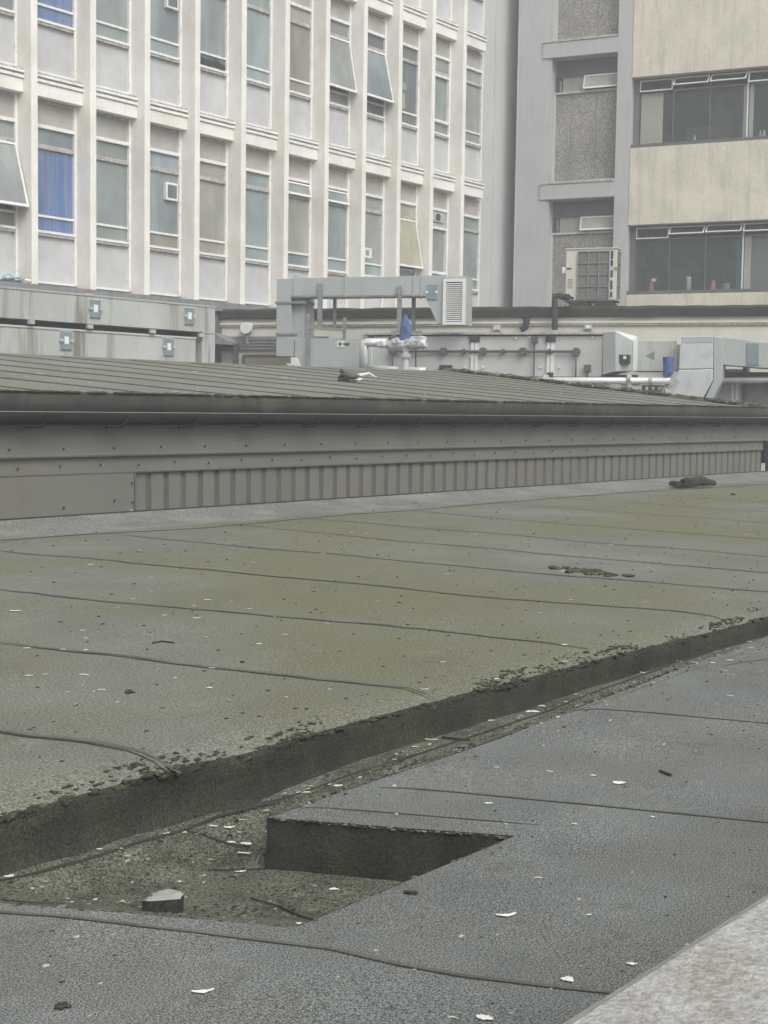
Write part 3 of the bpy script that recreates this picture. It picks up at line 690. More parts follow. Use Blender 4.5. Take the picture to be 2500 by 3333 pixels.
c = sillpt(960, 1700, 1); b = MB(); lathe(b, c, [(0, 0), (.06, 0), (.06, .16), (.025, .22), (.02, .3), (0, .3)], 'pink'); b.add([c+Vector((-.05, -.03, .24)), c+Vector((.02, -.12, .26)), c+Vector((.02, -.12, .33)), c+Vector((-.05, -.03, .33)), c+Vector((-.02, -.0, .3))], [(0, 1, 2, 3), (0, 3, 4)], 'paper')
tag(b.build('spray_bottle', loc=c), 'pink spray bottle with white trigger on lower window sill', 'bottle')
c = sillpt(1183, 1700, 1); b = MB(); lathe(b, c, [(0, 0), (.05, 0), (.07, .1), (.06, .25), (.065, .35), (.05, .35), (0, .34)], 'post'); tag(b.build('vase', loc=c, smooth=True), 'tall pale vase behind the lower ribbon window', 'vase')
c = sillpt(1330, 1700, 1); b = MB(); lathe(b, c, [(0, 0), (.07, 0), (.09, .07), (.05, .13), (.06, .2), (.03, .25), (0, .26)], 'pink'); b.blob(c+Vector((0, 0, .1)), .06, .06, .05, 'post', 2); tag(b.build('figurine', loc=c, smooth=True), 'small pink and white figurine on lower window sill', 'ornament')
c = sillpt(1408, 1700, 1); pt = thing('potted_plant', 'small potted plant with thin stems on lower window sill', 'plant', c)
b = MB(); lathe(b, c, [(0, 0), (.07, 0), (.095, .15), (.1, .17), (.08, .17), (0, .15)], 'terracotta'); b.build('plant_pot', pt)
b = MB()
for q in range(8):
    a = q*.8; tip = c+Vector((.12*math.cos(a), .12*math.sin(a), .35+.08*math.sin(q*3))); b.tube([c+Vector((0, 0, .15)), c.lerp(tip, .6)+Vector((0, 0, .06)), tip], [.008, .006, .003], 'leaf', 5); b.blob(tip, .03, .03, .02, 'leaf', q, .3, 3, 1)
b.build('stems', pt)
for x, i, lab, mm in ((1218, 0, 'small white bottle on upper window sill near blind', 'post'), (1612, 0, 'pale green bottle at right of upper window sill', 'rag'), (1635, 0, 'small white cup at right of upper window sill', 'paper')):
    c = sillpt(x, 830, i); b = MB(); lathe(b, c, [(0, 0), (.035, 0), (.04, .1), (.02, .14), (.02, .2), (0, .2)], mm); tag(b.build('bottle' if 'cup' not in lab else 'cup', loc=c, smooth=True), lab, 'bottle' if 'cup' not in lab else 'cup')

# ================================================================= low building behind the plant (black coping, cream wall)
lb = thing('low_building', 'low cream walled building with black felt coping', 'building', LW.P(5, -1, -3.2))
a, bq = -1.6, 13.0
cz1 = LW.z(*z6(800, 222), .08); cz0 = LW.z(*z6(800, 293), .08)
c_ = MB(); vs = []; fs = []; n = 120
for i in range(n+1):
    s = a+(bq-a)*i/n
    for nn, zz in ((-.25, cz1-.03), (-.1, cz1), (.06, cz1-.01), (.09, cz1-.05), (.07, cz0)):
        vs.append(LW.P(s, nn+.008*noise.noise(Vector((s*3, zz*5, 0))), zz+.02*noise.noise(Vector((s*2.2, nn*4, 0)))))
for i in range(n):
    for j in range(4): fs.append((i*5+j, i*5+j+1, (i+1)*5+j+1, (i+1)*5+j))
c_.add(vs, fs, 'coping'); c_.build('coping', lb)
# wall, fascia band with a projecting lip and a grey strip below
z_line = LW.z(*z6(800, 337)); z_l2 = LW.z(*z6(800, 322))
B(LW, a, bq, -.3, .0, z_l2, cz0+.0, 'cream_wall').box(LW, a, bq, -.3, .035, z_line+.005, z_l2-.0, 'cream_wall').box(LW, a, bq, -.3, .02, z_line-.03, z_line+.003, 'old_trim').build('fascia_band', lb)
B(LW, a, bq, -.3, -.02, -3.2, z_line-.03, 'cream_wall').build('wall', lb)
rq = [LW.P(a, -.2, cz1-.06), LW.P(bq, -.2, cz1-.06), LW.P(bq, -9, cz1-.06), LW.P(a, -9, cz1-.06)]
MB().add(rq, [(0, 1, 2, 3)], 'deck_felt').build('roof', lb)
# left end: lean-to hood, louvres, doorway
s0 = LW.s(*z4(1385, 420), .3); s1 = LW.s(*z5(110, 420), .02)
lv = MB(); zt = LW.z(*z4(1500, 420), .02); zb = LW.z(*z4(1500, 512), .02)
for i in range(9):
    zz = zb+(zt-zb)*i/9; lv.prism(LW, [(LW.s(*z4(1390, 430)), zz), (s1+1.0, zz), (s1+1.0, zz+(zt-zb)/9*.8), (LW.s(*z4(1390, 430)), zz+(zt-zb)/9*.8)], -.01, .02+.02*(i % 2), 'strut')
lv.box(LW, LW.s(*z4(1390, 430)), s1+1.0, -.018, -.005, zb, zt, 'black')
lv.build('louvres', lb)
dr = MB(); d0 = LW.s(*z4(1560, 550)); dr.box(LW, d0, d0+1.15, -.02, .01, -1, LW.z(*z4(1600, 545)), 'wood').box(LW, d0-.06, d0, -.02, .03, -1, LW.z(*z4(1600, 535)), 'grey_pipe').box(LW, d0, d0+1.15, -.02, .03, LW.z(*z4(1600, 545)), LW.z(*z4(1600, 533)), 'grey_pipe')
dr.build('doorway', lb)
hd = MB(); h0 = LW.s(*z4(1378, 410), .25); h1 = LW.s(*z4(1487, 460), .25)
hd.prism(LW, [(h0, LW.z(*z4(1378, 470), .25)), (h1, LW.z(*z4(1487, 475), .25)), (h1, LW.z(*z4(1487, 455), .25)), (h0, LW.z(*z4(1378, 398), .25))], .02, .5, 'strut')
hd.build('sloping_hood', lb)
hp = B(LW, h1-.05, h1+.03, .1, .2, -3.2, LW.z(*z4(1487, 465), .25), 'grey_pipe'); hp.build('hood_post', lb)
c = LW.P(LW.s(*z4(1573, 367), .03), .03, LW.z(*z4(1573, 367), .03)); dsh = MB().tube([c, c+LW.n*.1], .11, 'post', 20); dsh.tube([c+LW.n*.05, c+LW.n*.02-Vector((0, 0, .3))], .03, 'strut', 8)
tag(dsh.build('round_wall_lamp', loc=c), 'round white lamp on the low cream wall left of ducts', 'lamp')
# downpipes from the coping
def pth(pts, n): return [LW.P(LW.s(u, v, n), n, LW.z(u, v, n)) for u, v in pts]
b = MB().tube(pth([z6(125, 290), z6(125, 335), z6(118, 362), z6(88, 378)], .14), .055, 'black', 10); tag(b.build('rainwater_outlet', loc=b.v[0]), 'short black curved outlet pipe under the coping', 'pipe')
b = MB().tube(pth([z6(398, 168), z6(370, 172), z6(330, 160), z6(306, 160), z6(304, 200), z6(304, 378)], .2), .055, 'black', 10); b.tube(pth([z6(400, 160), z6(392, 176)], .2), .08, 'black', 10)
tag(b.build('condenser_pipe', loc=b.v[0]), 'black pipe from air conditioner bending down over coping', 'pipe')
b = B(LW, LW.s(*z6(495, 350), .06), LW.s(*z6(540, 350), .06), .0, .1, LW.z(*z6(515, 373), .06), LW.z(*z6(515, 345), .06), 'galv_light').box(LW, LW.s(*z6(505, 350), .06), LW.s(*z6(530, 350), .06), .1, .106, LW.z(*z6(515, 368), .06), LW.z(*z6(515, 350), .06), 'post'); tag(b.build('junction_box', loc=b.v[0]), 'small grey box on cream wall below the air conditioner', 'box')
b = B(LW, LW.s(*z5(1478, 350), .06), LW.s(*z5(1520, 350), .06), .0, .1, LW.z(*z5(1500, 388), .06), LW.z(*z5(1500, 348), .06), 'galv_light').tube(pth([z5(1500, 375), z5(1500, 377)], .12), .05, 'post', 12); tag(b.build('wall_fitting', loc=b.v[0]), 'square grey fitting with round hole on wall behind long unit', 'box')

# ---- outdoor air conditioner unit standing on the low roof
ACn = -.35
sa, sb_ = LW.s(*z3(445, 1650), ACn), LW.s(*z3(750, 1650), ACn); az1, az0 = LW.z(*z3(600, 1495), ACn), LW.z(*z3(600, 1800), ACn)
ac = thing('air_conditioner_unit', 'cream outdoor air conditioner with dark grille on low roof', 'air conditioner', LW.P((sa+sb_)/2, ACn-.2, az0-.12))
ad = .42
B(LW, sa, sb_, ACn-ad, ACn, az0, az1, 'ac_cream').box(LW, sa-.02, sb_+.02, ACn-ad-.02, ACn+.02, az1, az1+.02, 'ac_cream').box(LW, sa-.01, sb_+.01, ACn-ad, ACn+.01, az0-.03, az0, 'grey_pipe').build('casing', ac, bevel=.008)
gs0, gs1 = LW.s(*z3(517, 1650), ACn), LW.s(*z3(706, 1650), ACn)
gr = B(LW, gs0, gs1, ACn, ACn+.006, az0+.03, az1-.04, 'ac_grille')
for i in range(4): s = gs0+(gs1-gs0)*(i)/3; gr.box(LW, s-.007, s+.007, ACn+.006, ACn+.03, az0+.03, az1-.04, 'strut')
for i in range(5): z = az0+.03+(az1-az0-.07)*i/4; gr.box(LW, gs0, gs1, ACn+.01, ACn+.026, z-.007, z+.007, 'strut')
gr.build('grille', ac)
sgr = MB(); pe = Plane(LW.P(sb_, ACn, 0), 20)
sgr.box(pe, .04, ad-.06, .0, .012, az0+.05, az1-.05, 'ac_grille')
for i in range(5): z = az0+.05+(az1-az0-.1)*i/4; sgr.box(pe, .04, ad-.06, .012, .024, z-.008, z+.008, 'strut')
sgr.build('side_grille', ac)
sl_ = MB(); m0, m1 = LW.s(*z3(714, 1650), ACn), LW.s(*z3(727, 1650), ACn)
for t0, t1 in ((.04, .2), (.22, .34), (.42, .56), (.62, .8), (.84, .95)): sl_.box(LW, m0, m1, ACn, ACn+.005, az1-(az1-az0)*t1, az1-(az1-az0)*t0, 'black')
sl_.box(LW, LW.s(*z3(452, 1607), ACn), LW.s(*z3(480, 1607), ACn), ACn, ACn+.01, az1-(az1-az0)*.385, az1-(az1-az0)*.36, 'black')
for i in range(5): sl_.box(LW, sa+.04, sa+.13, ACn, ACn+.008, az0+.22+i*.035, az0+.23+i*.035, 'strut')
sl_.box(LW, sa-.07, sa, ACn-.1, ACn-.02, az1-(az1-az0)*.46, az1-(az1-az0)*.34, 'post'); sl_.box(LW, sb_-.04, sb_+.02, ACn, ACn+.03, az1-(az1-az0)*.39, az1-(az1-az0)*.36, 'strut')
sl_.build('slots', ac)
for s in (sa+.25, sb_-.2):
    ft = MB(); ft.prism(LW, [(s-.22, az0-.14), (s+.22, az0-.14), (s+.13, az0-.03), (s-.13, az0-.03)], ACn-ad, ACn+.03, 'black'); ft.build('rubber_foot', ac)

# ================================================================= plant on the middle yard
DN = 2.4   # big stacked duct in front of the office facade
def dz_(x, y): return FP.z(*z4(x, y), DN)
def dsx(x, y): return FP.s(*z4(x, y), DN)
bd = thing('stacked_duct', 'large stained two tier rectangular duct at the left', 'duct', FP.P(14.5, DN-.6, -3.2))
sL = 8.0; sR = dsx(1367, 400); sM = dsx(1284, 400)
zU1 = dz_(700, 164); zU0 = dz_(600, 343); zL1 = dz_(600, 372); 
u_ = B(FP, sL, sR, DN-1.3, DN, zU0, zU1, 'galv_dirty')
u_.box(FP, sM, sR, DN-1.3, DN-.0, 1.2, zU0-.002, 'galv_dirty'); u_.box(FP, sM+.0, sR, DN, DN+.012, dz_(1300, 392)-.02, dz_(1300, 392), 'galv')
u_.build('upper_duct', bd, bevel=.01)
B(FP, sL, dsx(1250, 450), DN-1.3, DN-.02, 1.0, zL1-.02, 'galv_dirty').build('lower_duct', bd, bevel=.01)
B(FP, sL, sM, DN-1.2, DN-.25, zL1-.02, zU0, 'black').box(FP, dsx(1250, 450), sM, DN-1.2, DN-.15, 1.2, zL1, 'black').build('gap_shade_infill', bd)  # black infill puts the shade of the gaps into colour
fm = MB()
for xx in (130, 530): s = dsx(xx, 200); fm.box(FP, s-.006, s+.006, DN, DN+.006, zU0, zU1, 'galv')
fm.box(FP, sL, sR, DN, DN+.012, zU1-.03, zU1-.002, 'galv'); fm.box(FP, sL, dsx(1250, 450), DN-.02, DN-.005, zL1-.05, zL1-.022, 'galv_light')
fm.build('flange', bd)
for x0, x1, y0, y1 in ((568, 632, 190, 298), (1170, 1226, 240, 342), (386, 455, 388, 503), (1040, 1103, 433, 540)):
    s0_, s1_ = dsx(x0, (y0+y1)/2), dsx(x1, (y0+y1)/2); zc = (y0+y1)/2
    za, zb_ = dz_((x0+x1)/2, y1), dz_((x0+x1)/2, y0); nn = DN if y0 < 380 else DN-.02
    h = B(FP, s0_-.015, s1_+.015, nn, nn+.012, za-.015, zb_+.015, 'galv_light').box(FP, s0_, s1_, nn+.012, nn+.03, za, zb_, 'hatch')
    ho = h.build('access_hatch', bd)
    hl = MB(); zm = (za+zb_)/2
    for se in (s0_, s1_): B(FP, se-.03, se+.03, nn+.03, nn+.05, zm-.02, zm+.02, 'galv_light').build('latch', ho)
    B(FP, (s0_+s1_)/2-.04, (s0_+s1_)/2+.04, nn+.03, nn+.034, zm-.05, zm+.06, 'paper').build('paper_label', ho)
cl_ = MB()
for xx in (190, 563, 962, 1272):
    s = dsx(xx, 340 if xx < 1200 else 393); z = dz_(xx, 318+.078*xx-5); B(FP, s-.05, s+.05, DN-.0, DN+.05, z-.03, z+.03, 'flash').build('clip', bd)
# small orange cap and blue rag above it
c = FP.P(dsx(675, 158), DN-.4, zU1); b = MB().blob(c+Vector((0, 0, .02)), .11, .08, .035, 'orange', 1, .05); b.tube([c-Vector((0, 0, .04)), c+Vector((0, 0, .01))], .1, 'paper', 14)
tag(b.build('beacon_cap', loc=c), 'orange and white cap on top of the stacked duct', 'cap')
c = FP.P(FP.s(*z4(110, 62), .04), -.05, 2.985); b = MB()
for q in range(5): b.blob(c+Vector((q*.07-.15, .0, .03+.02*(q % 2))), .08, .07, .045, 'rag', q, .4)
b.tube([c+Vector((.15, 0, .03)), c+Vector((.4, .0, .015))], .02, 'paper', 8)
tag(b.build('discarded_rag', loc=c), 'pale blue rag lying on the office building base ledge', 'rag')

# ---- overhead louvred duct
UN = 1.75
def q5(x, y, n=UN): u, v = z5(x, y); s, z = LW.hit(u, v, n); return s, z
od = thing('louvred_duct', 'grey overhead duct ending in a white louvred outlet', 'duct', LW.P(q5(150, 500)[0], UN-.3, -1))
def poly5(mb, pts, n0, n1, m): mb.prism(LW, [q5(x, y, n1) for x, y in pts], n0, n1, m)
b = MB(); poly5(b, [(215, 162), (1020, 158), (1020, 36), (215, 48)], UN-.4, UN, 'galv'); b.build('horizontal_duct', od, bevel=.006)
b = MB(); poly5(b, [(97, 205), (190, 205), (190, 162), (213, 162), (213, 50), (100, 54)], UN-.4, UN+.0, 'galv'); b.build('elbow', od, bevel=.006)
b = MB(); poly5(b, [(95, 545), (212, 548), (212, 400), (187, 400), (190, 208), (97, 208)], UN-.5, UN, 'galv')
poly5(b, [(190, 437), (273, 437), (275, 172), (190, 172)], UN-.6, UN-.12, 'galv'); b.build('vertical_duct', od, bevel=.006)
b = MB()
for y in (205, 405): s0_, z = q5(92, y); s1_, _ = q5(282 if y < 300 else 215, y); b.box(LW, s0_, s1_, UN-.45, UN+.02, z-.02, z+.02, 'strut')
for x in (213, 535, 970, 1020): s, z0_ = q5(x, 164); _, z1_ = q5(x, 44); b.box(LW, s-.012, s+.012, UN-.42, UN+.02, z0_-.01, z1_+.03, 'galv')
s0_, z = q5(190, 162); s1_, _ = q5(1030, 158); b.box(LW, s0_, s1_, UN-.42, UN+.012, z-.03, z-.002, 'strut')
b.build('flange', od)
b = MB(); poly5(b, [(1118, 338), (1158, 343), (1160, 33), (1022, 33), (1022, 158), (1040, 165)], UN-.45, UN+.01, 'galv'); b.build('outlet_hopper', od, bevel=.006)
l0, zt = q5(1158, 55, UN+.06); l1, zb = q5(1293, 345, UN+.06); lo = MB()
lo.box(LW, l0, l1, UN-.4, UN+.0, zb-.0, zt+.05, 'galv').box(LW, l0, l0+.05, UN, UN+.07, zb, zt, 'post').box(LW, l1-.05, l1, UN, UN+.07, zb, zt, 'post').box(LW, l0+.05, l1-.05, UN, UN+.07, zt-.05, zt, 'post').box(LW, l0+.05, l1-.05, UN, UN+.07, zb, zb+.05, 'post').box(LW, l0+.05, l1-.05, UN, UN+.005, zb+.05, zt-.05, 'black')
ns = 19
for i in range(ns):
    z = zb+.06+(zt-zb-.12)*(i+.5)/ns; h = (zt-zb-.12)/ns
    lo.add([LW.P(s, n, z+dzz) for s in (l0+.05, l1-.05) for n, dzz in ((UN+.06, -h*.42), (UN+.066, -h*.3), (UN+.045, h*.22), (UN+.03, h*.2))], [(0, 4, 5, 1), (1, 5, 6, 2), (2, 6, 7, 3), (3, 7, 4, 0)], 'post')
lo.build('louvre', od)
h0_, hz1 = q5(1060, 92); h1_, hz0 = q5(1118, 185); b = B(LW, h0_, h1_, UN+.01, UN+.035, hz0, hz1, 'hatch').box(LW, h0_-.02, h0_+.02, UN+.035, UN+.05, (hz0+hz1)/2-.02, (hz0+hz1)/2+.02, 'post').box(LW, h1_-.02, h1_+.02, UN+.035, UN+.05, (hz0+hz1)/2-.02, (hz0+hz1)/2+.02, 'post'); b.build('access_panel', od)
for x0, x1, y0, y1, n in ((360, 382, 82, 365, UN+.06), (457, 472, 165, 370, UN-.35), (519, 534, 300, 430, UN+.06), (865, 886, 97, 387, UN+.06), (957, 975, 160, 387, UN-.35)):
    s0_, z1_ = q5(x0, y0, n); s1_, z0_ = q5(x1, y1, n); B(LW, s0_, s1_, n-.05, n, z0_, z1_, 'strut').build('support_leg', od)
b = MB(); n = UN+.07
b.tube([LW.P(*((q5(305, 362, n)[0]), n, q5(305, 362, n)[1])), LW.P(q5(530, 380, n)[0], n, q5(530, 380, n)[1])], .035, 'strut', 4); b.build('channel_bracket', od); b = MB()
b.tube([LW.P(q5(828, 388, n)[0], n, q5(828, 388, n)[1]), LW.P(q5(1020, 392, n)[0], n, q5(1020, 392, n)[1])], .025, 'strut', 4); b.build('channel_bracket', od)
s0_, z1_ = q5(293, 275, UN+.1); s1_, _ = q5(308, 275, UN+.1); b = B(LW, s0_, s1_, UN+.06, UN+.1, .2, z1_, 'strut')
for i in range(28): b.box(LW, s0_+.02, s1_-.02, UN+.1, UN+.103, z1_-.05-i*.07, z1_-.02-i*.07, 'post')
b.build('perforated_strut', od)

# ---- blue-grey cabinet with a white sign
cn = UN+.05
cbx = thing('plant_cabinet', 'blue grey sheet metal cabinet with small white sign', 'cabinet', LW.P(q5(400, 500)[0], cn-.4, -1))
s0_, zt = q5(212, 432, cn); s1_, _ = q5(636, 432, cn); B(LW, s0_, s1_, cn-.75, cn-.02, .3, zt, 'galv').box(LW, q5(300, 432, cn)[0], q5(310, 432, cn)[0], cn-.02, cn-.01, .3, zt, 'strut').build('casing', cbx, bevel=.01)
a0, z1_ = q5(480, 448, cn); a1, z0_ = q5(527, 487, cn); sg = B(LW, a0, a1, cn-.02, cn-.01, z0_, z1_, 'paper').build('sign', cbx)
b = MB(); zc = (z0_+z1_)/2; b.tube([LW.P(a0+.06, cn-.01, zc), LW.P(a0+.06, cn-.006, zc)], .035, 'leaf', 12); 
for i in range(5): b.box(LW, a0+.11+i*.025, a0+.127+i*.025, cn-.01, cn-.007, zc-.02, zc+.02, 'black')
b.build('sign_lettering', sg)

# ---- long air handling unit
AN = 1.5
ah = thing('air_handling_unit', 'long pale grey air handling unit with white posts and conduit', 'air handling unit', LW.P(5, AN-.5, -1))
def qa(f, x, y, n=AN): u, v = f(x, y); return LW.hit(u, v, n)
a0 = qa(z5, 640, 500)[0]; a1 = qa(z6, 605, 500)[0]; zt = (qa(z5, 1200, 398)[1]+qa(z6, 300, 392)[1])/2; zb = qa(z6, 300, 672)[1]
b = B(LW, a0, a1, AN-1.0, AN, zb, zt-.06, 'galv_light'); b.build('panels', ah)
b = B(LW, a0-.03, a1+.02, AN-1.05, AN+.06, zt-.035, zt, 'old_trim'); b.build('lid', ah)
b = B(LW, a0, a1, AN-1.0, AN+.02, zb-.13, zb-.003, 'post'); b.box(LW, a0, a1, AN-.98, AN+.026, zb-.012, zb-.002, 'strut'); b.build('base_rail', ah)
for f, x0, x1 in ((z5, 688, 706), (z5, 1335, 1380), (z6, 255, 300)):
    s0_, s1_ = qa(f, x0, 550)[0], qa(f, x1, 550)[0]; pb = MB(); pb.box(LW, s0_, s1_, AN, AN+.03, zb, zt-.15, 'post'); mm_ = (s0_+s1_)/2; pb.box(LW, mm_-.006, mm_+.006, AN+.03, AN+.034, zb, zt-.15, 'strut'); pb.build('post', ah)
    kb = B(LW, s0_-.02, s1_+.02, AN, AN+.05, zt-.16, zt-.05, 'black'); kb.build('bracket', ah)
    B(LW, s0_+.02, s1_+.0, AN+.03, AN+.07, zb-.02, zb+.06, 'black').build('foot_clamp', ah)
b = MB(); zc0 = qa(z6, 300, 516); zc = zc0[1]; p0 = qa(z5, 842, 520)[0]; p1 = qa(z6, 445, 515)[0]
b.tube([LW.P(p0, AN+.06, zb-.2), LW.P(p0, AN+.06, zc), LW.P(p1, AN+.06, zc), LW.P(p1, AN+.06, zb-.3)], .022, 'grey_pipe', 8); b.build('conduit', ah)
for f, x in ((z5, 842), (z5, 1163), (z5, 1415), (z6, 105), (z6, 445)):
    s = qa(f, x, 518)[0]; MB().tube([LW.P(s, AN+.02, zc), LW.P(s, AN+.1, zc)], .065, 'grey_pipe', 14).build('conduit_box', ah)
for f, x in ((z5, 1292), (z5, 1540), (z6, 275)):
    s = qa(f, x, 518)[0]; B(LW, s-.02, s+.02, AN, AN+.09, zc-.04, zc+.04, 'grey_pipe').build('conduit_clip', ah)
for f, x0, x1, y0, y1 in ((z6, 162, 198, 420, 460), (z6, 497, 535, 600, 640), (z5, 1142, 1172, 602, 640), (z5, 1180, 1215, 602, 640)):
    s0_, z1_ = qa(f, x0, y0); s1_, z0_ = qa(f, x1, y1); k_ = B(LW, s0_, s1_, AN, AN+.1, z0_, z1_, 'black' if f is z5 else 'grey_pipe'); sc2 = (s0_+s1_)/2
    k_.tube([LW.P(sc2, AN+.05, z0_), LW.P(sc2, AN+.05, z0_-(.12 if f is z5 else (.55 if x0 < 300 else .2)))], .04 if f is z5 else .012, 'grey_pipe', 8); k_.build('switch_box', ah)
b = MB()
for f, x, y in ((z5, 1297, 615), (z5, 1411, 615), (z6, 215, 615), (z6, 335, 615), (z5, 1220, 428), (z5, 1330, 545), (z6, 60, 430), (z6, 145, 425), (z6, 545, 425)):
    s, z = qa(f, x, y); b.tube([LW.P(s, AN, z), LW.P(s, AN+.03, z)], .018, 'post', 8)
b.build('door_knobs', ah)
for s in (a0+.3, (a0+a1)/2, a1-.3): B(LW, s-.05, s+.05, AN-.9, AN-.8, -1, zb-.13, 'strut').build('support_leg', ah)

# transition box, duct run and foil elbow on the right
tb = thing('transition_duct', 'pale duct transition with blue grey arrow mark and rust streaks', 'duct', LW.P(qa(z6, 850, 500)[0], AN-.4, -1))
TN = AN+.12
P6 = lambda x, y, n=TN: LW.P(LW.s(*z6(x, y), n), n, LW.z(*z6(x, y), n))
b = MB(); b.add([P6(608, 392, AN), P6(690, 388, TN+.25), P6(690, 640, TN+.25), P6(608, 662, AN), P6(805, 450, AN), P6(800, 640, AN), P6(700, 385, AN-.5), P6(830, 420, AN-.6), P6(650, 672, AN-.2)],
                [(3, 2, 1, 0), (0, 1, 7, 6), (1, 4, 7)], 'post'); b.add(b.v[:], [(2, 5, 4, 1)], 'galv'); b.add(b.v[:9], [(3, 8, 5, 2)], 'shade_panel'); b.build('tapered_hood', tb)  # left face coloured paler as if lit, underside coloured dark
b = MB(); s0_, z1_ = LW.hit(*z6(722, 538), AN+.14); b.box(LW, s0_, s0_+.16, AN+.1, AN+.3, z1_-.14, z1_, 'black').box(LW, s0_+.07, s0_+.12, AN+.3, AN+.305, z1_-.07, z1_-.02, 'post'); b.build('switch', tb)
s0_, s1_ = LW.s(*z6(800, 540), AN), LW.s(*z6(1085, 540), AN); zt2, zb2 = LW.z(*z6(900, 447), AN), LW.z(*z6(900, 640), AN)
b = B(LW, s0_, s1_, AN-.6, AN, zb2, zt2, 'galv_dirty').box(LW, s0_, s0_+.07, AN, AN+.03, zb2, zt2+.03, 'post'); b.build('duct_run', tb, bevel=.008)
b = MB(); b.prism(LW, [LW.hit(*z6(880, 541), AN+.006), LW.hit(*z6(937, 570), AN+.006), LW.hit(*z6(937, 512), AN+.006)], AN, AN+.006, 'hatch'); b.build('arrow_mark', tb)
B(LW, LW.s(*z6(610, 680), AN), s1_, AN-.7, AN-.1, zb2-.18, zb2-.06, 'shade_panel').box(LW, LW.s(*z6(830, 660), AN), LW.s(*z6(990, 660), AN), AN-.1, AN-.03, zb2-.14, zb2-.01, 'cream_wall').build('under_tray', tb)

fe = thing('foil_duct_elbow', 'silver foil lagged duct elbow dropping behind the mossy verge', 'duct', LW.P(LW.s(*z6(1200, 600), AN+.5), AN, -1))
EN = AN+.5
g6 = lambda x, y, n=EN: LW.hit(*z6(x, y), n)
b = MB(); b.prism(LW, [g6(1092, 630), g6(1308, 625), g6(1310, 418), g6(1100, 418)], EN-.7, EN, 'silver')
b.prism(LW, [g6(1000, 800), g6(1245, 815), g6(1308, 700), g6(1308, 627), g6(1092, 633), g6(1060, 690)], EN-.7, EN+.012, 'silver'); b.build('front_lagging', fe, bevel=.015)
b = MB(); b.prism(LW, [g6(1250, 830), g6(1310, 815), g6(1368, 700), g6(1368, 430), g6(1311, 415), g6(1311, 700)], EN-.62, EN-.01, 'galv'); b.build('side_lagging', fe, bevel=.01)
b = MB(); b.prism(LW, [g6(1080, 470, EN+.02), g6(1103, 470, EN+.02), g6(1103, 418, EN+.02), g6(1083, 418, EN+.02)], EN-.1, EN+.02, 'pipe')
b.prism(LW, [g6(970, 780, EN+.03), g6(1050, 790, EN+.03), g6(1098, 705, EN+.03), g6(1065, 680, EN+.03), g6(1085, 645, EN+.03), g6(1060, 640, EN+.03)], EN-.1, EN+.03, 'flash')
b.prism(LW, [g6(1110, 460, EN+.01), g6(1306, 458, EN+.01), g6(1306, 420, EN+.01), g6(1110, 422, EN+.01)], EN-.1, EN+.006, 'galv'); b.build('foil_patches', fe)
b = MB()
for (p, q) in (((975, 740), (1040, 775)), ((985, 765), (1060, 720)), ((1000, 735), (1020, 790))): b.tube([LW.P(g6(*p, EN+.05)[0], EN+.05, g6(*p, EN+.05)[1]), LW.P(g6(*q, EN+.05)[0], EN+.05, g6(*q, EN+.05)[1])], .008, 'post', 5)
b.build('straps', fe)
b = MB(); b.prism(LW, [g6(1368, 600, EN-.2), g6(2100, 660, EN-.2), g6(2100, 505, EN-.2), g6(1660, 458, EN-.2), g6(1313, 415, EN-.2)], EN-.8, EN-.2, 'galv'); b.build('side_duct', fe, bevel=.01)
b = MB(); b.prism(LW, [g6(1525, 600, EN-.18), g6(1600, 602, EN-.18), g6(1600, 465, EN-.18), g6(1525, 460, EN-.18)], EN-.2, EN-.18, 'hatch'); b.build('access_panel', fe)
# lower plant unit under the side duct
lu = thing('lower_plant_unit', 'pale unit with white post under the right hand duct', 'cabinet', LW.P(g6(1450, 800, 1.2)[0], 1.0, -1))
b = MB(); x0 = LW.s(*z6(1375, 760), 1.3); x1 = LW.s(*z6(1495, 760), 1.3); zt3 = LW.z(*z6(1430, 715), 1.3)
b.box(LW, x0-.9, x1, .6, 1.3, -1, zt3, 'galv_light'); b.build('casing', lu)
b = MB(); p0, p1 = LW.s(*z6(1425, 760), 1.33), LW.s(*z6(1472, 760), 1.33); b.box(LW, p0, p1, 1.3, 1.33, -1, zt3, 'post').box(LW, (p0+p1)/2-.008, (p0+p1)/2+.008, 1.33, 1.334, -1, zt3, 'strut'); b.build('post', lu)
b = MB(); x2 = LW.s(*z6(1510, 760), 1.3); b.box(LW, x1+.03, x2+3, .5, 1.25, -1, LW.z(*z6(1600, 712), 1.3), 'strut'); b.box(LW, x1, x1+.06, .6, 1.34, -1, LW.z(*z6(1500, 605), 1.3), 'grey_pipe'); b.build('dark_housing', lu)
b = MB(); b.box(LW, LW.s(*z6(1368, 630), 1.35), LW.s(*z6(1500, 630), 1.35), .9, 1.35, LW.z(*z6(1430, 640), 1.35), LW.z(*z6(1430, 627), 1.35), 'post').box(LW, LW.s(*z6(1368, 630), 1.35), LW.s(*z6(1500, 630), 1.35)+1.6, .8, 1.3, LW.z(*z6(1430, 680), 1.35), LW.z(*z6(1430, 645), 1.35), 'grey_pipe'); b.build('shelf', lu)
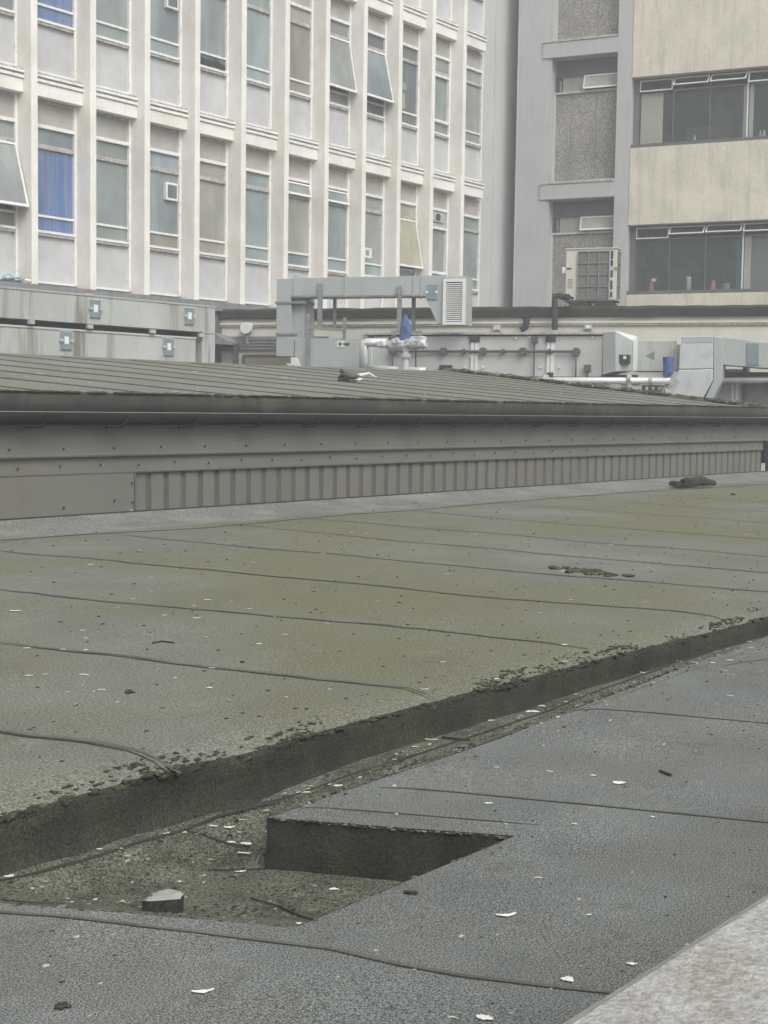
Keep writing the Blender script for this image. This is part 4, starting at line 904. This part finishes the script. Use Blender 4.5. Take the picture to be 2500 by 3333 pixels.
# white boxes seen under the long pipe
for i, (x0_, x1_, y0_, y1_, lab) in enumerate(((460, 600, 724, 800, 'low white box under the pipe left of the pipe bracket'), (722, 832, 722, 800, 'low white box under the pipe right of the pipe bracket'))):
    s0_, z1_ = LW.hit(*z6(x0_, y0_), 1.9); s1_, _ = LW.hit(*z6(x1_, y0_), 1.9); bb = B(LW, s0_, s1_, 1.6, 1.9, -1, z1_, 'post').box(LW, s0_-.01, s1_+.01, 1.58, 1.92, z1_, z1_+.015, 'flash'); tag(bb.build('white_box', loc=LW.P(s0_, 1.6, -1)), lab, 'box')
s0_, z1_ = LW.hit(*z6(858, 728), 1.85); s1_, _ = LW.hit(*z6(985, 728), 1.85); eb = B(LW, s0_, s1_, 1.6, 1.85, -1, z1_, 'grey_pipe')
for i in range(6): eb.box(LW, s0_+.06+i*.1, s0_+.1+i*.1, 1.85, 1.87, z1_-.08, z1_-.03, 'post')
eb.tube([LW.P(s0_+.17, 1.86, z1_-.3), LW.P(s0_+.17, 1.93, z1_-.2), LW.P(s0_+.17, 1.86, z1_-.12)], .07, 'black', 10)
tag(eb.build('control_box', loc=LW.P(s0_, 1.6, -1)), 'dark grey control box under pipe beside foil elbow', 'box')

# ---- silver pipes
lp = thing('long_pipe', 'bright silver horizontal pipe running along the plant', 'pipe', LW.P(LW.s(*z6(780, 700), 2.2), 2.2, -1))
n = 2.1; p_ = lambda x, y, f=z6, n=n: LW.P(LW.s(*f(x, y), n), n, LW.z(*f(x, y), n))
MB().tube([p_(-150, 706), p_(400, 701), p_(1038, 702)], .055, 'pipe', 14).build('pipe_run', lp, smooth=True)
MB().tube([p_(1375, 700, z6, 1.6), p_(2000, 690, z6, 1.6)], .05, 'pipe', 14).build('pipe_run', lp, smooth=True)
MB().tube([p_(238, 701), p_(262, 701)], .1, 'flash', 14).tube([p_(905, 702), p_(925, 702)], .065, 'flash', 14).build('pipe_collar', lp)
MB().tube([p_(777, 685), p_(775, 830)], .045, 'galv', 8).tube([p_(765, 690), p_(790, 690)], .075, 'galv', 12).build('pipe_bracket', lp)
vp = thing('valve_pipework', 'silver lagged pipework with wrapped valve beside the cabinet', 'pipework', LW.P(q5(900, 600)[0], 2.2, -1))
n = 2.2; p5 = lambda x, y, n=n: LW.P(q5(x, y, n)[0], n, q5(x, y, n)[1])
MB().tube([p5(652, 640), p5(652, 480), p5(658, 462), p5(675, 458), p5(810, 462)], .075, 'pipe', 14).build('pipe_run', vp, smooth=True)
b = MB(); 
pts = [p5(x, y) for x, y in ((800, 466), (835, 474), (870, 470), (905, 472), (945, 462), (985, 460), (1020, 462), (1045, 470))]
b.tube(pts, [.09, .12, .1, .13, .11, .12, .1, .09], 'silver', 12); 
for q in range(14): b.blob(pts[q % 8]+Vector((random.uniform(-.1, .1), random.uniform(-.1, .1), random.uniform(-.06, .06))), .1, .1, .07, 'silver', q, .35, 3, 1)
b.build('wrapped_valve', vp)
MB().tube([p5(918, 480), p5(918, 640)], .06, 'silver', 12).tube([p5(918, 530), p5(918, 555)], .1, 'flash', 12).tube([p5(915, 500), p5(915, 512)], .085, 'galv', 12).build('drop_pipe', vp, smooth=False)
MB().tube([p5(690, 618), p5(760, 622), p5(880, 628)], .05, 'galv', 10).tube([p5(900, 632), p5(1000, 634), p5(1045, 634)], .05, 'pipe', 10).build('lower_pipe', vp, smooth=True)
MB().tube([p5(835, 430, 2.25), p5(830, 420, 2.25)], .07, 'grey_pipe', 8).tube([p5(833, 450, 2.25), p5(833, 425, 2.25)], .03, 'grey_pipe', 8).build('gauge', vp)
MB().tube([p5(982, 480, 2.1), p5(982, 620, 2.1)], .015, 'grey_pipe', 6).build('thin_rod', vp)
def cover(name, label, pts_l, pts_r, n, f, col='blue_cloth'):
    """a fabric cover: front sheet between a left and a right outline, closed round the back, creased"""
    b = MB(); m_ = len(pts_l); seg = 14; vs = []
    for (l, r) in zip(pts_l, pts_r):
        L_ = LW.P(LW.s(*f(*l), n), n, LW.z(*f(*l), n)); R_ = LW.P(LW.s(*f(*r), n), n, LW.z(*f(*r), n)); c = (L_+R_)/2; hw = (R_-L_)/2
        for k in range(seg):
            a = 2*math.pi*k/seg; p = c + hw*math.cos(a) + LW.n*(hw.length*.6)*math.sin(a)
            p += LW.n*.03*noise.noise(p*9) + Vector((0, 0, .02*noise.noise(p*7))); vs.append(p)
    fs = [(i*seg+k, (i+1)*seg+k, (i+1)*seg+(k+1) % seg, i*seg+(k+1) % seg) for i in range(m_-1) for k in range(seg)]
    fs += [tuple(range(seg)), tuple(range(m_*seg-1, (m_-1)*seg-1, -1))]
    b.add(vs, [x[::-1] for x in fs], col); return tag(b.build(name, loc=vs[-1]), label, 'cover')
cover('valve_cover', 'blue fabric cover tied over the valve beneath the duct', [(908, 285), (896, 310), (885, 350), (882, 400), (880, 440), (905, 462)], [(922, 285), (938, 315), (948, 350), (955, 390), (952, 430), (912, 462)], 2.25, z5)
cover('equipment_cover', 'blue fabric cover hanging beside the silver foil elbow', [(988, 548), (992, 600), (992, 650), (993, 690)], [(1066, 552), (1062, 600), (1058, 650), (1030, 690)], 2.1, z6)
# white sheet bracket leaning by the vertical duct
b = MB(); n = UN+.25; b.prism(LW, [q5(188, 603, n), q5(248, 606, n), q5(228, 555, n), q5(190, 550, n)], n-.04, n, 'post'); b.prism(LW, [q5(160, 598, n), q5(185, 606, n), q5(185, 600, n), q5(165, 590, n)], n-.06, n, 'post')
tag(b.build('white_bracket', loc=b.v[0]), 'white sheet metal bracket below the vertical duct', 'bracket')
struct(B(LW, -8, 16, .0, 8, -1.2, -1.0, 'deck_felt').build('plant_yard'))

# ================================================================= things lying on the roofs
def onroof2(u, v):
    r = ray(u, v); nn = Vector((0, -PT, 1)); o = Vector((0, EY, 1.06)); t = nn.dot(o-CAM)/nn.dot(r); return CAM+r*t
def feather(u, v, px, vert=False, m='feather', surf='auto', idx=0):
    if surf == 'far': p = onroof2(u, v)
    else:
        p = onz(u, v, .2)
        if p.y > 2.33: 
            if p.y > 7.1: p = onz(u, v, .215)
        else:
            p = ondeck(u, v)
        p.z = zmid(p.x, p.y) if p.y > 2.33 else zdeck(p.x, p.y)
    d = (p-CAM).dot(FW); ln = px*d/FPX; rnd = random.Random(idx*13+5)
    view = (p-CAM).normalized(); side = Vector((view.y, -view.x, 0)).normalized(); fwd = Vector((-side.y, side.x, 0))
    a = rnd.uniform(-.5, .5); ax = side*math.cos(a)+fwd*math.sin(a)
    if vert: ax = Vector((side.x*.4, side.y*.4, 1)).normalized()
    wdir = (fwd-ax*fwd.dot(ax)).normalized(); wd = ln*rnd.choice([rnd.uniform(.2, .4), rnd.uniform(.45, .8)]); b = MB(); N = 7; vs = []
    bow = rnd.uniform(-.6, .6); lift = rnd.uniform(.0, .06); tip = rnd.uniform(-1, 1)
    for i in range(N+1):
        t = i/N; wv = wd*math.sin(math.pi*min(1, t*.93+.05))**.7*(1+.9*noise.noise(Vector((t*6, idx*1.37, 0))))
        c = ax*(ln*(t-.5)) + wdir*bow*ln*(t-.5)**2*2 + Vector((0, 0, .001+ln*lift*2*max(0, (t-.5)*tip)))
        th = .0015+ln*.01
        for k, (o, h) in enumerate(((-.5, 0), (0, ln*.035), (.5, 0), (0, -th))): vs.append(c+wdir*wv*o+Vector((0, 0, h+th)))
    fs = [(i*4+k, (i+1)*4+k, (i+1)*4+(k+1) % 4, i*4+(k+1) % 4) for i in range(N) for k in range(4)] + [(0, 1, 2, 3), (N*4+3, N*4+2, N*4+1, N*4)]
    b.add([p+x for x in vs], [x[::-1] for x in fs], m)
    o = b.build('feather', loc=p)
    return o
cA = lambda x, y: (.7535*x, 1250+.7535*y); cB = lambda x, y: (1250+.7535*x, 1250+.7535*y); cC = lambda x, y: (.7535*x, 1850+.7535*y)
cD = lambda x, y: (1250+.7535*x, 1850+.7535*y); cE = lambda x, y: (.7535*x, 2550+.7535*y); cF = lambda x, y: (1250+.7535*x, 2550+.7535*y)
FE = [(cC, [(67,183,48),(655,42,15),(655,102,18),(773,97,20),(895,137,30),(840,161,18),(575,133,20),(512,169,14),(1001,143,12),(1077,175,20),(710,205,20),(850,219,35),(1633,145,14),(1185,212,10),(1412,239,18),(355,272,26),(370,305,18),(635,321,20),(890,300,18),(1232,287,24),(1118,327,28),(115,346,32),(270,353,25),(372,356,24),(915,433,26),(1155,443,16),(757,476,16),(125,464,34),(196,459,22),(365,462,45),(440,527,35),(357,505,8),(904,519,28),(1010,516,12),(1425,525,20),(1237,559,14),(327,591,14),(212,578,14),(508,582,16),(990,574,24),(293,537,16),(405,533,10)]),
      (cD, [(275,26,14),(775,15,28),(808,138,16),(670,193,14),(250,236,12),(1130,150,14),(900,88,10),(780,331,28),(178,522,34),(255,408,24),(1580,318,20),(1585,346,24),(1495,399,30),(1420,410,24),(1340,408,30),(1275,404,22),(1165,498,26),(780,535,30),(828,546,18),(790,578,20),(685,596,34),(640,620,60),(482,630,26),(462,659,28),(205,743,58),(45,827,20),(135,772,30),(487,862,22),(715,880,30),(905,897,28),(1015,930,56),(1495,553,30),(1475,444,20),(600,604,30),(1120,453,40),(590,640,20),(325,793,16)]),
      (cE, [(745,155,26),(720,219,34),(798,214,24),(920,187,44),(430,288,26),(550,317,36),(515,284,30),(1052,304,60),(1065,263,50),(990,194,50),(1045,160,26),(910,332,24),(1443,452,44),(195,426,20),(310,495,16),(1460,13,40),(1310,42,60),(880,905,100),(42,405,44),(1040,380,50),(1290,598,26),(1000,257,40),(1150,120,30)]),
      (cF, [(452,89,36),(668,411,36),(533,575,98),(1070,785,50),(797,850,60),(822,178,24),(435,1018,80),(300,1015,40),(885,572,30),(1160,148,22)]),
      (cB, [(1158,471,9),(395,650,16),(925,705,14),(822,661,8),(908,565,12),(980,697,20),(668,610,8),(890,590,8),(455,713,8),(235,532,10),(1568,652,16),(1143,792,12)]),
      (cA, [(390,782,28),(1095,773,16),(1517,642,16),(1583,647,10),(1395,733,20),(1470,540,10),(1415,552,12),(685,617,12),(602,717,12),(222,655,12),(155,653,9)])]
fi = 0; dull = {3, 17, 25, 33, 39, 58, 66, 84, 90, 101}
for f, L in FE:
    for x, y, s in L:
        o = feather(*f(x, y), s*.75, False, 'feather_dull' if fi in dull else 'feather', 'auto', fi)
        tag(o, 'soiled dull feather fallen on the felt roof' if fi in dull else 'small white feather lying loose on the felt roof', 'feather', 'soiled feathers on the roof' if fi in dull else 'white feathers scattered on the roof'); fi += 1
for f, x, y, s in ((cD, 1570, 218, 20), (cD, 232, 697, 40), (cD, 835, 475, 34), (cD, 1258, 385, 26), (cD, 1465, 255, 40), (cE, 1272, 622, 20), (cE, 1110, 340, 46)):
    o = feather(*f(x, y), s*.75, True, 'feather_dull' if s == 40 else 'feather', 'auto', fi); tag(o, 'pale feather stuck upright against dark roof edge', 'feather', 'feathers stuck upright at the kerb'); fi += 1
zA = lambda x, y: (x*700/1659, 1120+y*700/1659); zBq = lambda x, y: (600+x*700/1659, 1120+y*700/1659); zCq = lambda x, y: (1200+x*700/1659, 1120+y*700/1659)
for f, L in ((zA, [(495,205,18),(95,235,14),(303,231,30),(505,313,26),(462,280,14),(700,300,20),(770,358,14),(1350,370,24),(1505,214,22),(500,168,8),(1525,360,12),(205,253,14),(405,316,10),(1050,312,10)]), (zBq, [(82,214,24),(255,262,12),(935,315,12),(962,350,12),(105,358,14),(780,263,30),(845,272,16),(1315,208,14),(1100,358,10),(420,210,10)]), (zCq, [(435,388,12),(1155,343,18),(1478,382,12),(780,312,14),(1045,372,14),(340,440,12),(185,285,14)])):
    for x, y, s in L:
        o = feather(*f(x, y), s*.75, False, 'feather', 'far', fi); tag(o, 'tiny white feather on the pitched far roof', 'feather', 'white feathers on the far roof'); fi += 1
# dead pigeon remains on the far roof
c = onroof2(600+1270*.422, 1120+292*.422); b = MB(); ln = 150*.422*17/FPX
for q in range(16):
    rr = random.Random(q); a = rr.uniform(-.6, .6); ax = Vector((math.cos(a+.9-1.57), math.sin(a+.9-1.57), 0)); o_ = c+ax*rr.uniform(-.5, .5)*ln*.8+Vector((0, 0, .02+rr.random()*.06))
    b.blob(o_, .07, .06, .018, 'feather_dark' if q % 4 else 'feather', q, .45, 3, 1)
b.blob(c+Vector((0, 0, .05)), .12, .09, .05, 'feather_dark', 3, .4); b.tube([c+Vector((.05, 0, .06)), c+Vector((.2, -.12, .1)), c+Vector((.28, -.16, .06))], [.02, .012, .006], 'feather', 6); b.tube([c+Vector((-.05, 0, .06)), c+Vector((-.12, .02, .13))], [.03, .02], 'feather_dark', 6)
tag(b.build('dead_pigeon', loc=c), 'dark remains of a pigeon lying on the far pitched roof', 'bird')
# dark rag roll at the foot of the trim
zr = lambda x, y: (1900+x*600/1659, 1250+y*600/1659)
def rp(x, y, h=0): p = onz(*zr(x, y), .22+h); return p
b = MB(); b.tube([rp(790, 893, .02), rp(850, 905, .02), rp(950, 903, .02), rp(1030, 895, .03)], [.03, .035, .035, .03], 'moss_dark', 9)
b.tube([rp(880, 880, .03), rp(930, 872, .06), rp(990, 868, .06), rp(1060, 868, .06), rp(1110, 880, .04), rp(1170, 890, .02)], [.025, .04, .04, .05, .04, .03], 'moss_dark', 9)
b.tube([rp(890, 870, .05), rp(930, 862, .08), rp(985, 862, .08)], [.02, .03, .02], 'moss_dark', 8); b.blob(rp(1040, 885, .01), .14, .1, .04, 'moss_dark', 5, .4)
tag(b.build('rolled_felt_offcut', loc=rp(960, 905)), 'dark crumpled offcut lying at far edge of mossy roof', 'rubbish')
# pale topped stone block in the sump
c = onz(*cE(700, 555), .045); b = MB(); vs = []
ax = Vector((.80, -.60, 0)); ay = Vector((.6, .8, 0)); 
for z, k in ((-.03, 1.0), (.03, 1.03), (.036, .8)):
    for q in range(16):
        a = 2*math.pi*q/16; ca, sa_ = math.cos(a), math.sin(a); r1 = abs(ca)**.6*(1 if ca > 0 else -1); r2 = abs(sa_)**.6*(1 if sa_ > 0 else -1)
        p = ax*r1*.038*k+ay*r2*.024*k; p += p.normalized()*.004*noise.noise(Vector((q*.9, z*40, 0)))*2
        vs.append(c+p+Vector((0, 0, z+.003*noise.noise(Vector((q*.7, z*9, 3))))))
fs = [(i*16+k, i*16+(k+1) % 16, (i+1)*16+(k+1) % 16, (i+1)*16+k) for i in range(2) for k in range(16)]
b.add(vs, fs[:16], 'sump_dark'); b.add(vs[16:], [(k, (k+1) % 16, 16+(k+1) % 16, 16+k) for k in range(16)]+[tuple(range(16, 32))], 'block_top')
so_ = b.build('stone_block', loc=c, smooth=False); tag(so_, 'dark stone with bleached white top in the mossy hollow', 'stone')
# stones
for i, (f, x, y, s, lab) in enumerate(((cE, 265, 970, 60, 'dark clod on the grey deck in the bottom left corner'), (cB, 1507, 480, 22, 'dark lump alone on the mossy roof at far right'), (cB, 133, 517, 22, 'pale rubble chip beside the far metal trim'), (cA, 85, 578, 40, 'pale rubble lump behind trim at left end'), (cA, 640, 543, 26, 'pale brick chip on the trim by the corrugated cladding'), (cC, 1045, 407, 20, 'brown lump in the middle of the mossy roof'), (cC, 550, 890, 24, 'brown clod near the dark kerb at lower left'), (cC, 977, 652, 20, 'small dark lump on the mossy roof left of the kerb'), (cA, 228, 701, 12, 'small brown stone on the roof near the left edge'), (cC, 555, 540, 40, 'flat dark clod on the mossy roof towards the left'))):
    u, v = f(x, y); p = onz(u, v, .2); z = .2
    if p.y < 2.33: p = onz(u, v, .1); z = .1
    if y == 578: p = onz(u, v, .2)
    ln = s*.75*(p-CAM).dot(FW)/FPX*.5; b = MB(); b.blob(p+Vector((0, 0, ln*.35)), ln, ln*.8, ln*.5, 'stone' if 'pale' in lab else 'moss_dark', i, .35); b.blob(p+Vector((ln*.8, -ln*.5, ln*.2)), ln*.5, ln*.5, ln*.3, 'stone' if 'pale' in lab else 'moss_dark', i+9, .35)
    tag(b.build('stone', loc=p), lab, 'stone')
# uncountable bits: moss clumps along the kerb top, grit and crumbs on the decks
mo = MB(); rr = random.Random(3)
for cl2 in range(75):
    cx = 1.0+rr.random()**1.15*8; off = abs(rr.gauss(0, .03)); big = rr.random()**2
    for q in range(int(6+26*big)):
        x = cx+rr.gauss(0, .03+.05*big); y = KY(x)-.002+abs(off+rr.gauss(0, .012)); r = rr.uniform(.002, .007)*(.7+.5*big)
        mo.blob((x, y, zmid(x, y)+r*.1), r*1.9, r*1.2, r*.5, rr.choice(['moss_dark', 'moss', 'moss_dark']), q+cl2*3, .5, 3, 1)
for q in range(900):
    x = .8+rr.random()**1.2*10; y = KY(x)+rr.uniform(-.006, .004); r = rr.uniform(.004, .011)
    mo.blob((x, y, zmid(x, y)-rr.uniform(0, .012)), r*2.0, r*.8, r*.6, rr.choice(['moss_dark', 'moss', 'kerb_dark', 'kerb_dark']), q, .5, 3, 1)
for q in range(500):
    y = 2.45+rr.random()**1.5*4.5; x = .9*y*.6+rr.random()*(y*1.6+1); r = rr.uniform(.002, .006)*(.7+y*.12)
    mo.blob((x, y, zmid(x, y)+r*.15), r*1.4, r, r*.45, rr.choice(['moss_dark', 'moss_dark', 'moss']), q, .4, 3, 1)
c0 = onz(1912, 1864, .2)
for q in range(26):
    x = c0.x+rr.gauss(0, .05); y = c0.y+rr.gauss(0, .09); mo.blob((x, y, .202), .03, .03, .013, rr.choice(['moss_dark', 'moss']), q, .5, 3, 1)
tag(mo.build('moss_clumps'), 'moss clumps and crumbs on the mossy roof', 'moss', kind='stuff')
gr_ = MB()
for q in range(900):
    x = 1.25+rr.random()**1.3*5.5; y = rr.choice([2.28-abs(rr.gauss(0, .05)), GY(x)+.03+rr.gauss(0, .035), 2.2+rr.gauss(0, .08)])
    if y > 2.3 or y < 1.9: continue
    r = rr.uniform(.0015, .005); gr_.blob((x, y, zdeck(x, y)+r*.2), r*1.5, r, r*.5, rr.choice(['moss_dark', 'moss', 'stone', 'feather_dull', 'moss_dark']), q, .4, 3, 1)
for (p0, p1, n_) in (((2.244, 2.088), (2.479, 1.6), 90), ((2.479, 1.6), (1.79, 1.595), 110), ((1.79, 1.6), (1.54, 2.08), 60), ((2.244, 2.09), (4.5, 2.24), 260)):
    for q in range(n_):
        t = rr.random(); x = p0[0]+(p1[0]-p0[0])*t+rr.gauss(0, .004); y = p0[1]+(p1[1]-p0[1])*t+rr.gauss(0, .003); r = rr.uniform(.0015, .005)
        gr_.blob((x, y, .1-rr.uniform(0, .004)), r*1.8, r*1.2, r*.55, rr.choice(['moss_dark', 'sump_dark', 'deck_felt', 'lap']), q, .5, 3, 1)
for q in range(900):
    t = rr.random(); y = 1.6+rr.random()*.5; x = xl(y)+.05+(xr(y)-xl(y)-.06)*t; r = rr.uniform(.001, .0042)
    if noise.noise(Vector((x*6, y*6, 3))) < -.05: continue
    gr_.blob((x, y, zdeck(x, y)+r*.2), r*1.5, r, r*.5, rr.choice(['moss_dark', 'moss', 'moss_dark', 'stone']), q, .4, 3, 1)
for q in range(420):
    y = .55+rr.random()*1.6; x = y*.4+rr.random()*(y*1.8+.8); r = rr.uniform(.001, .003)*(.5+y*.5)
    if y > GY(x)-.02 or (xl(y) < x < xr(y) and y > 1.59): continue
    gr_.blob((x, y, zslab(x, y)+r*.15), r*1.7, r, r*.45, rr.choice(['moss_dark', 'stone', 'moss_dark', 'feather_dull']), q, .4, 3, 1)
tag(gr_.build('roof_grit'), 'grit and crumbs on the grey roof deck', 'grit', kind='stuff')
rb_ = MB()
for q in range(160):
    x = 5.0+rr.random()**1.6*3.2; y = 7.62+rr.random()*.25; r = rr.uniform(.008, .03)
    rb_.blob((x, y, .19+r*.5), r*1.2, r, r*.7, rr.choice(['stone', 'moss_dark', 'flash']), q, .4, 3, 1)
tag(rb_.build('rubble'), 'loose rubble in the gutter below the cladding', 'rubble', kind='stuff')
# twigs
for i, (f, pts, lab) in enumerate(((cC, [(660, 328), (700, 320), (750, 327)], 'thin dark twig on the mossy roof'), (cE, [(745, 145), (800, 130), (850, 150)], 'curled twig in the gully at the kerb foot'), (cD, [(250, 735), (310, 742), (370, 745)], 'straight dark twig in the gully beside large white feather'), (cD, [(1190, 880), (1240, 900)], 'short twig on the grey deck at right'), (cF, [(85, 478), (145, 480)], 'short dark stick on the deck right of the hollow'))):
    P_ = []
    for x, y in pts:
        p = onz(*f(x, y), .2); 
        if p.y < 2.33: p = ondeck(*f(x, y))
        P_.append(p+Vector((0, 0, .004)))
    b = MB().tube(P_, .0035, 'moss_dark', 5); tag(b.build('twig', loc=P_[0]), lab, 'twig')

# ================================================================= even haze added to stand in for the window pane's milky veil
hb = MB().box(ID, -60, 90, -60, 60, -4.2, 17, 'ground'); hz = hb.build('haze'); hz['kind'] = 'stuff'
hm_ = bpy.data.materials.new('haze'); hm_.use_nodes = True; hn = hm_.node_tree; hn.nodes.clear()
pv = hn.nodes.new('ShaderNodeVolumePrincipled'); pv.inputs['Color'].default_value = (.93, .95, .95, 1); pv.inputs['Density'].default_value = .0065
ho_ = hn.nodes.new('ShaderNodeOutputMaterial'); hn.links.new(pv.outputs[0], ho_.inputs['Volume']); hz.data.materials.clear(); hz.data.materials.append(hm_)
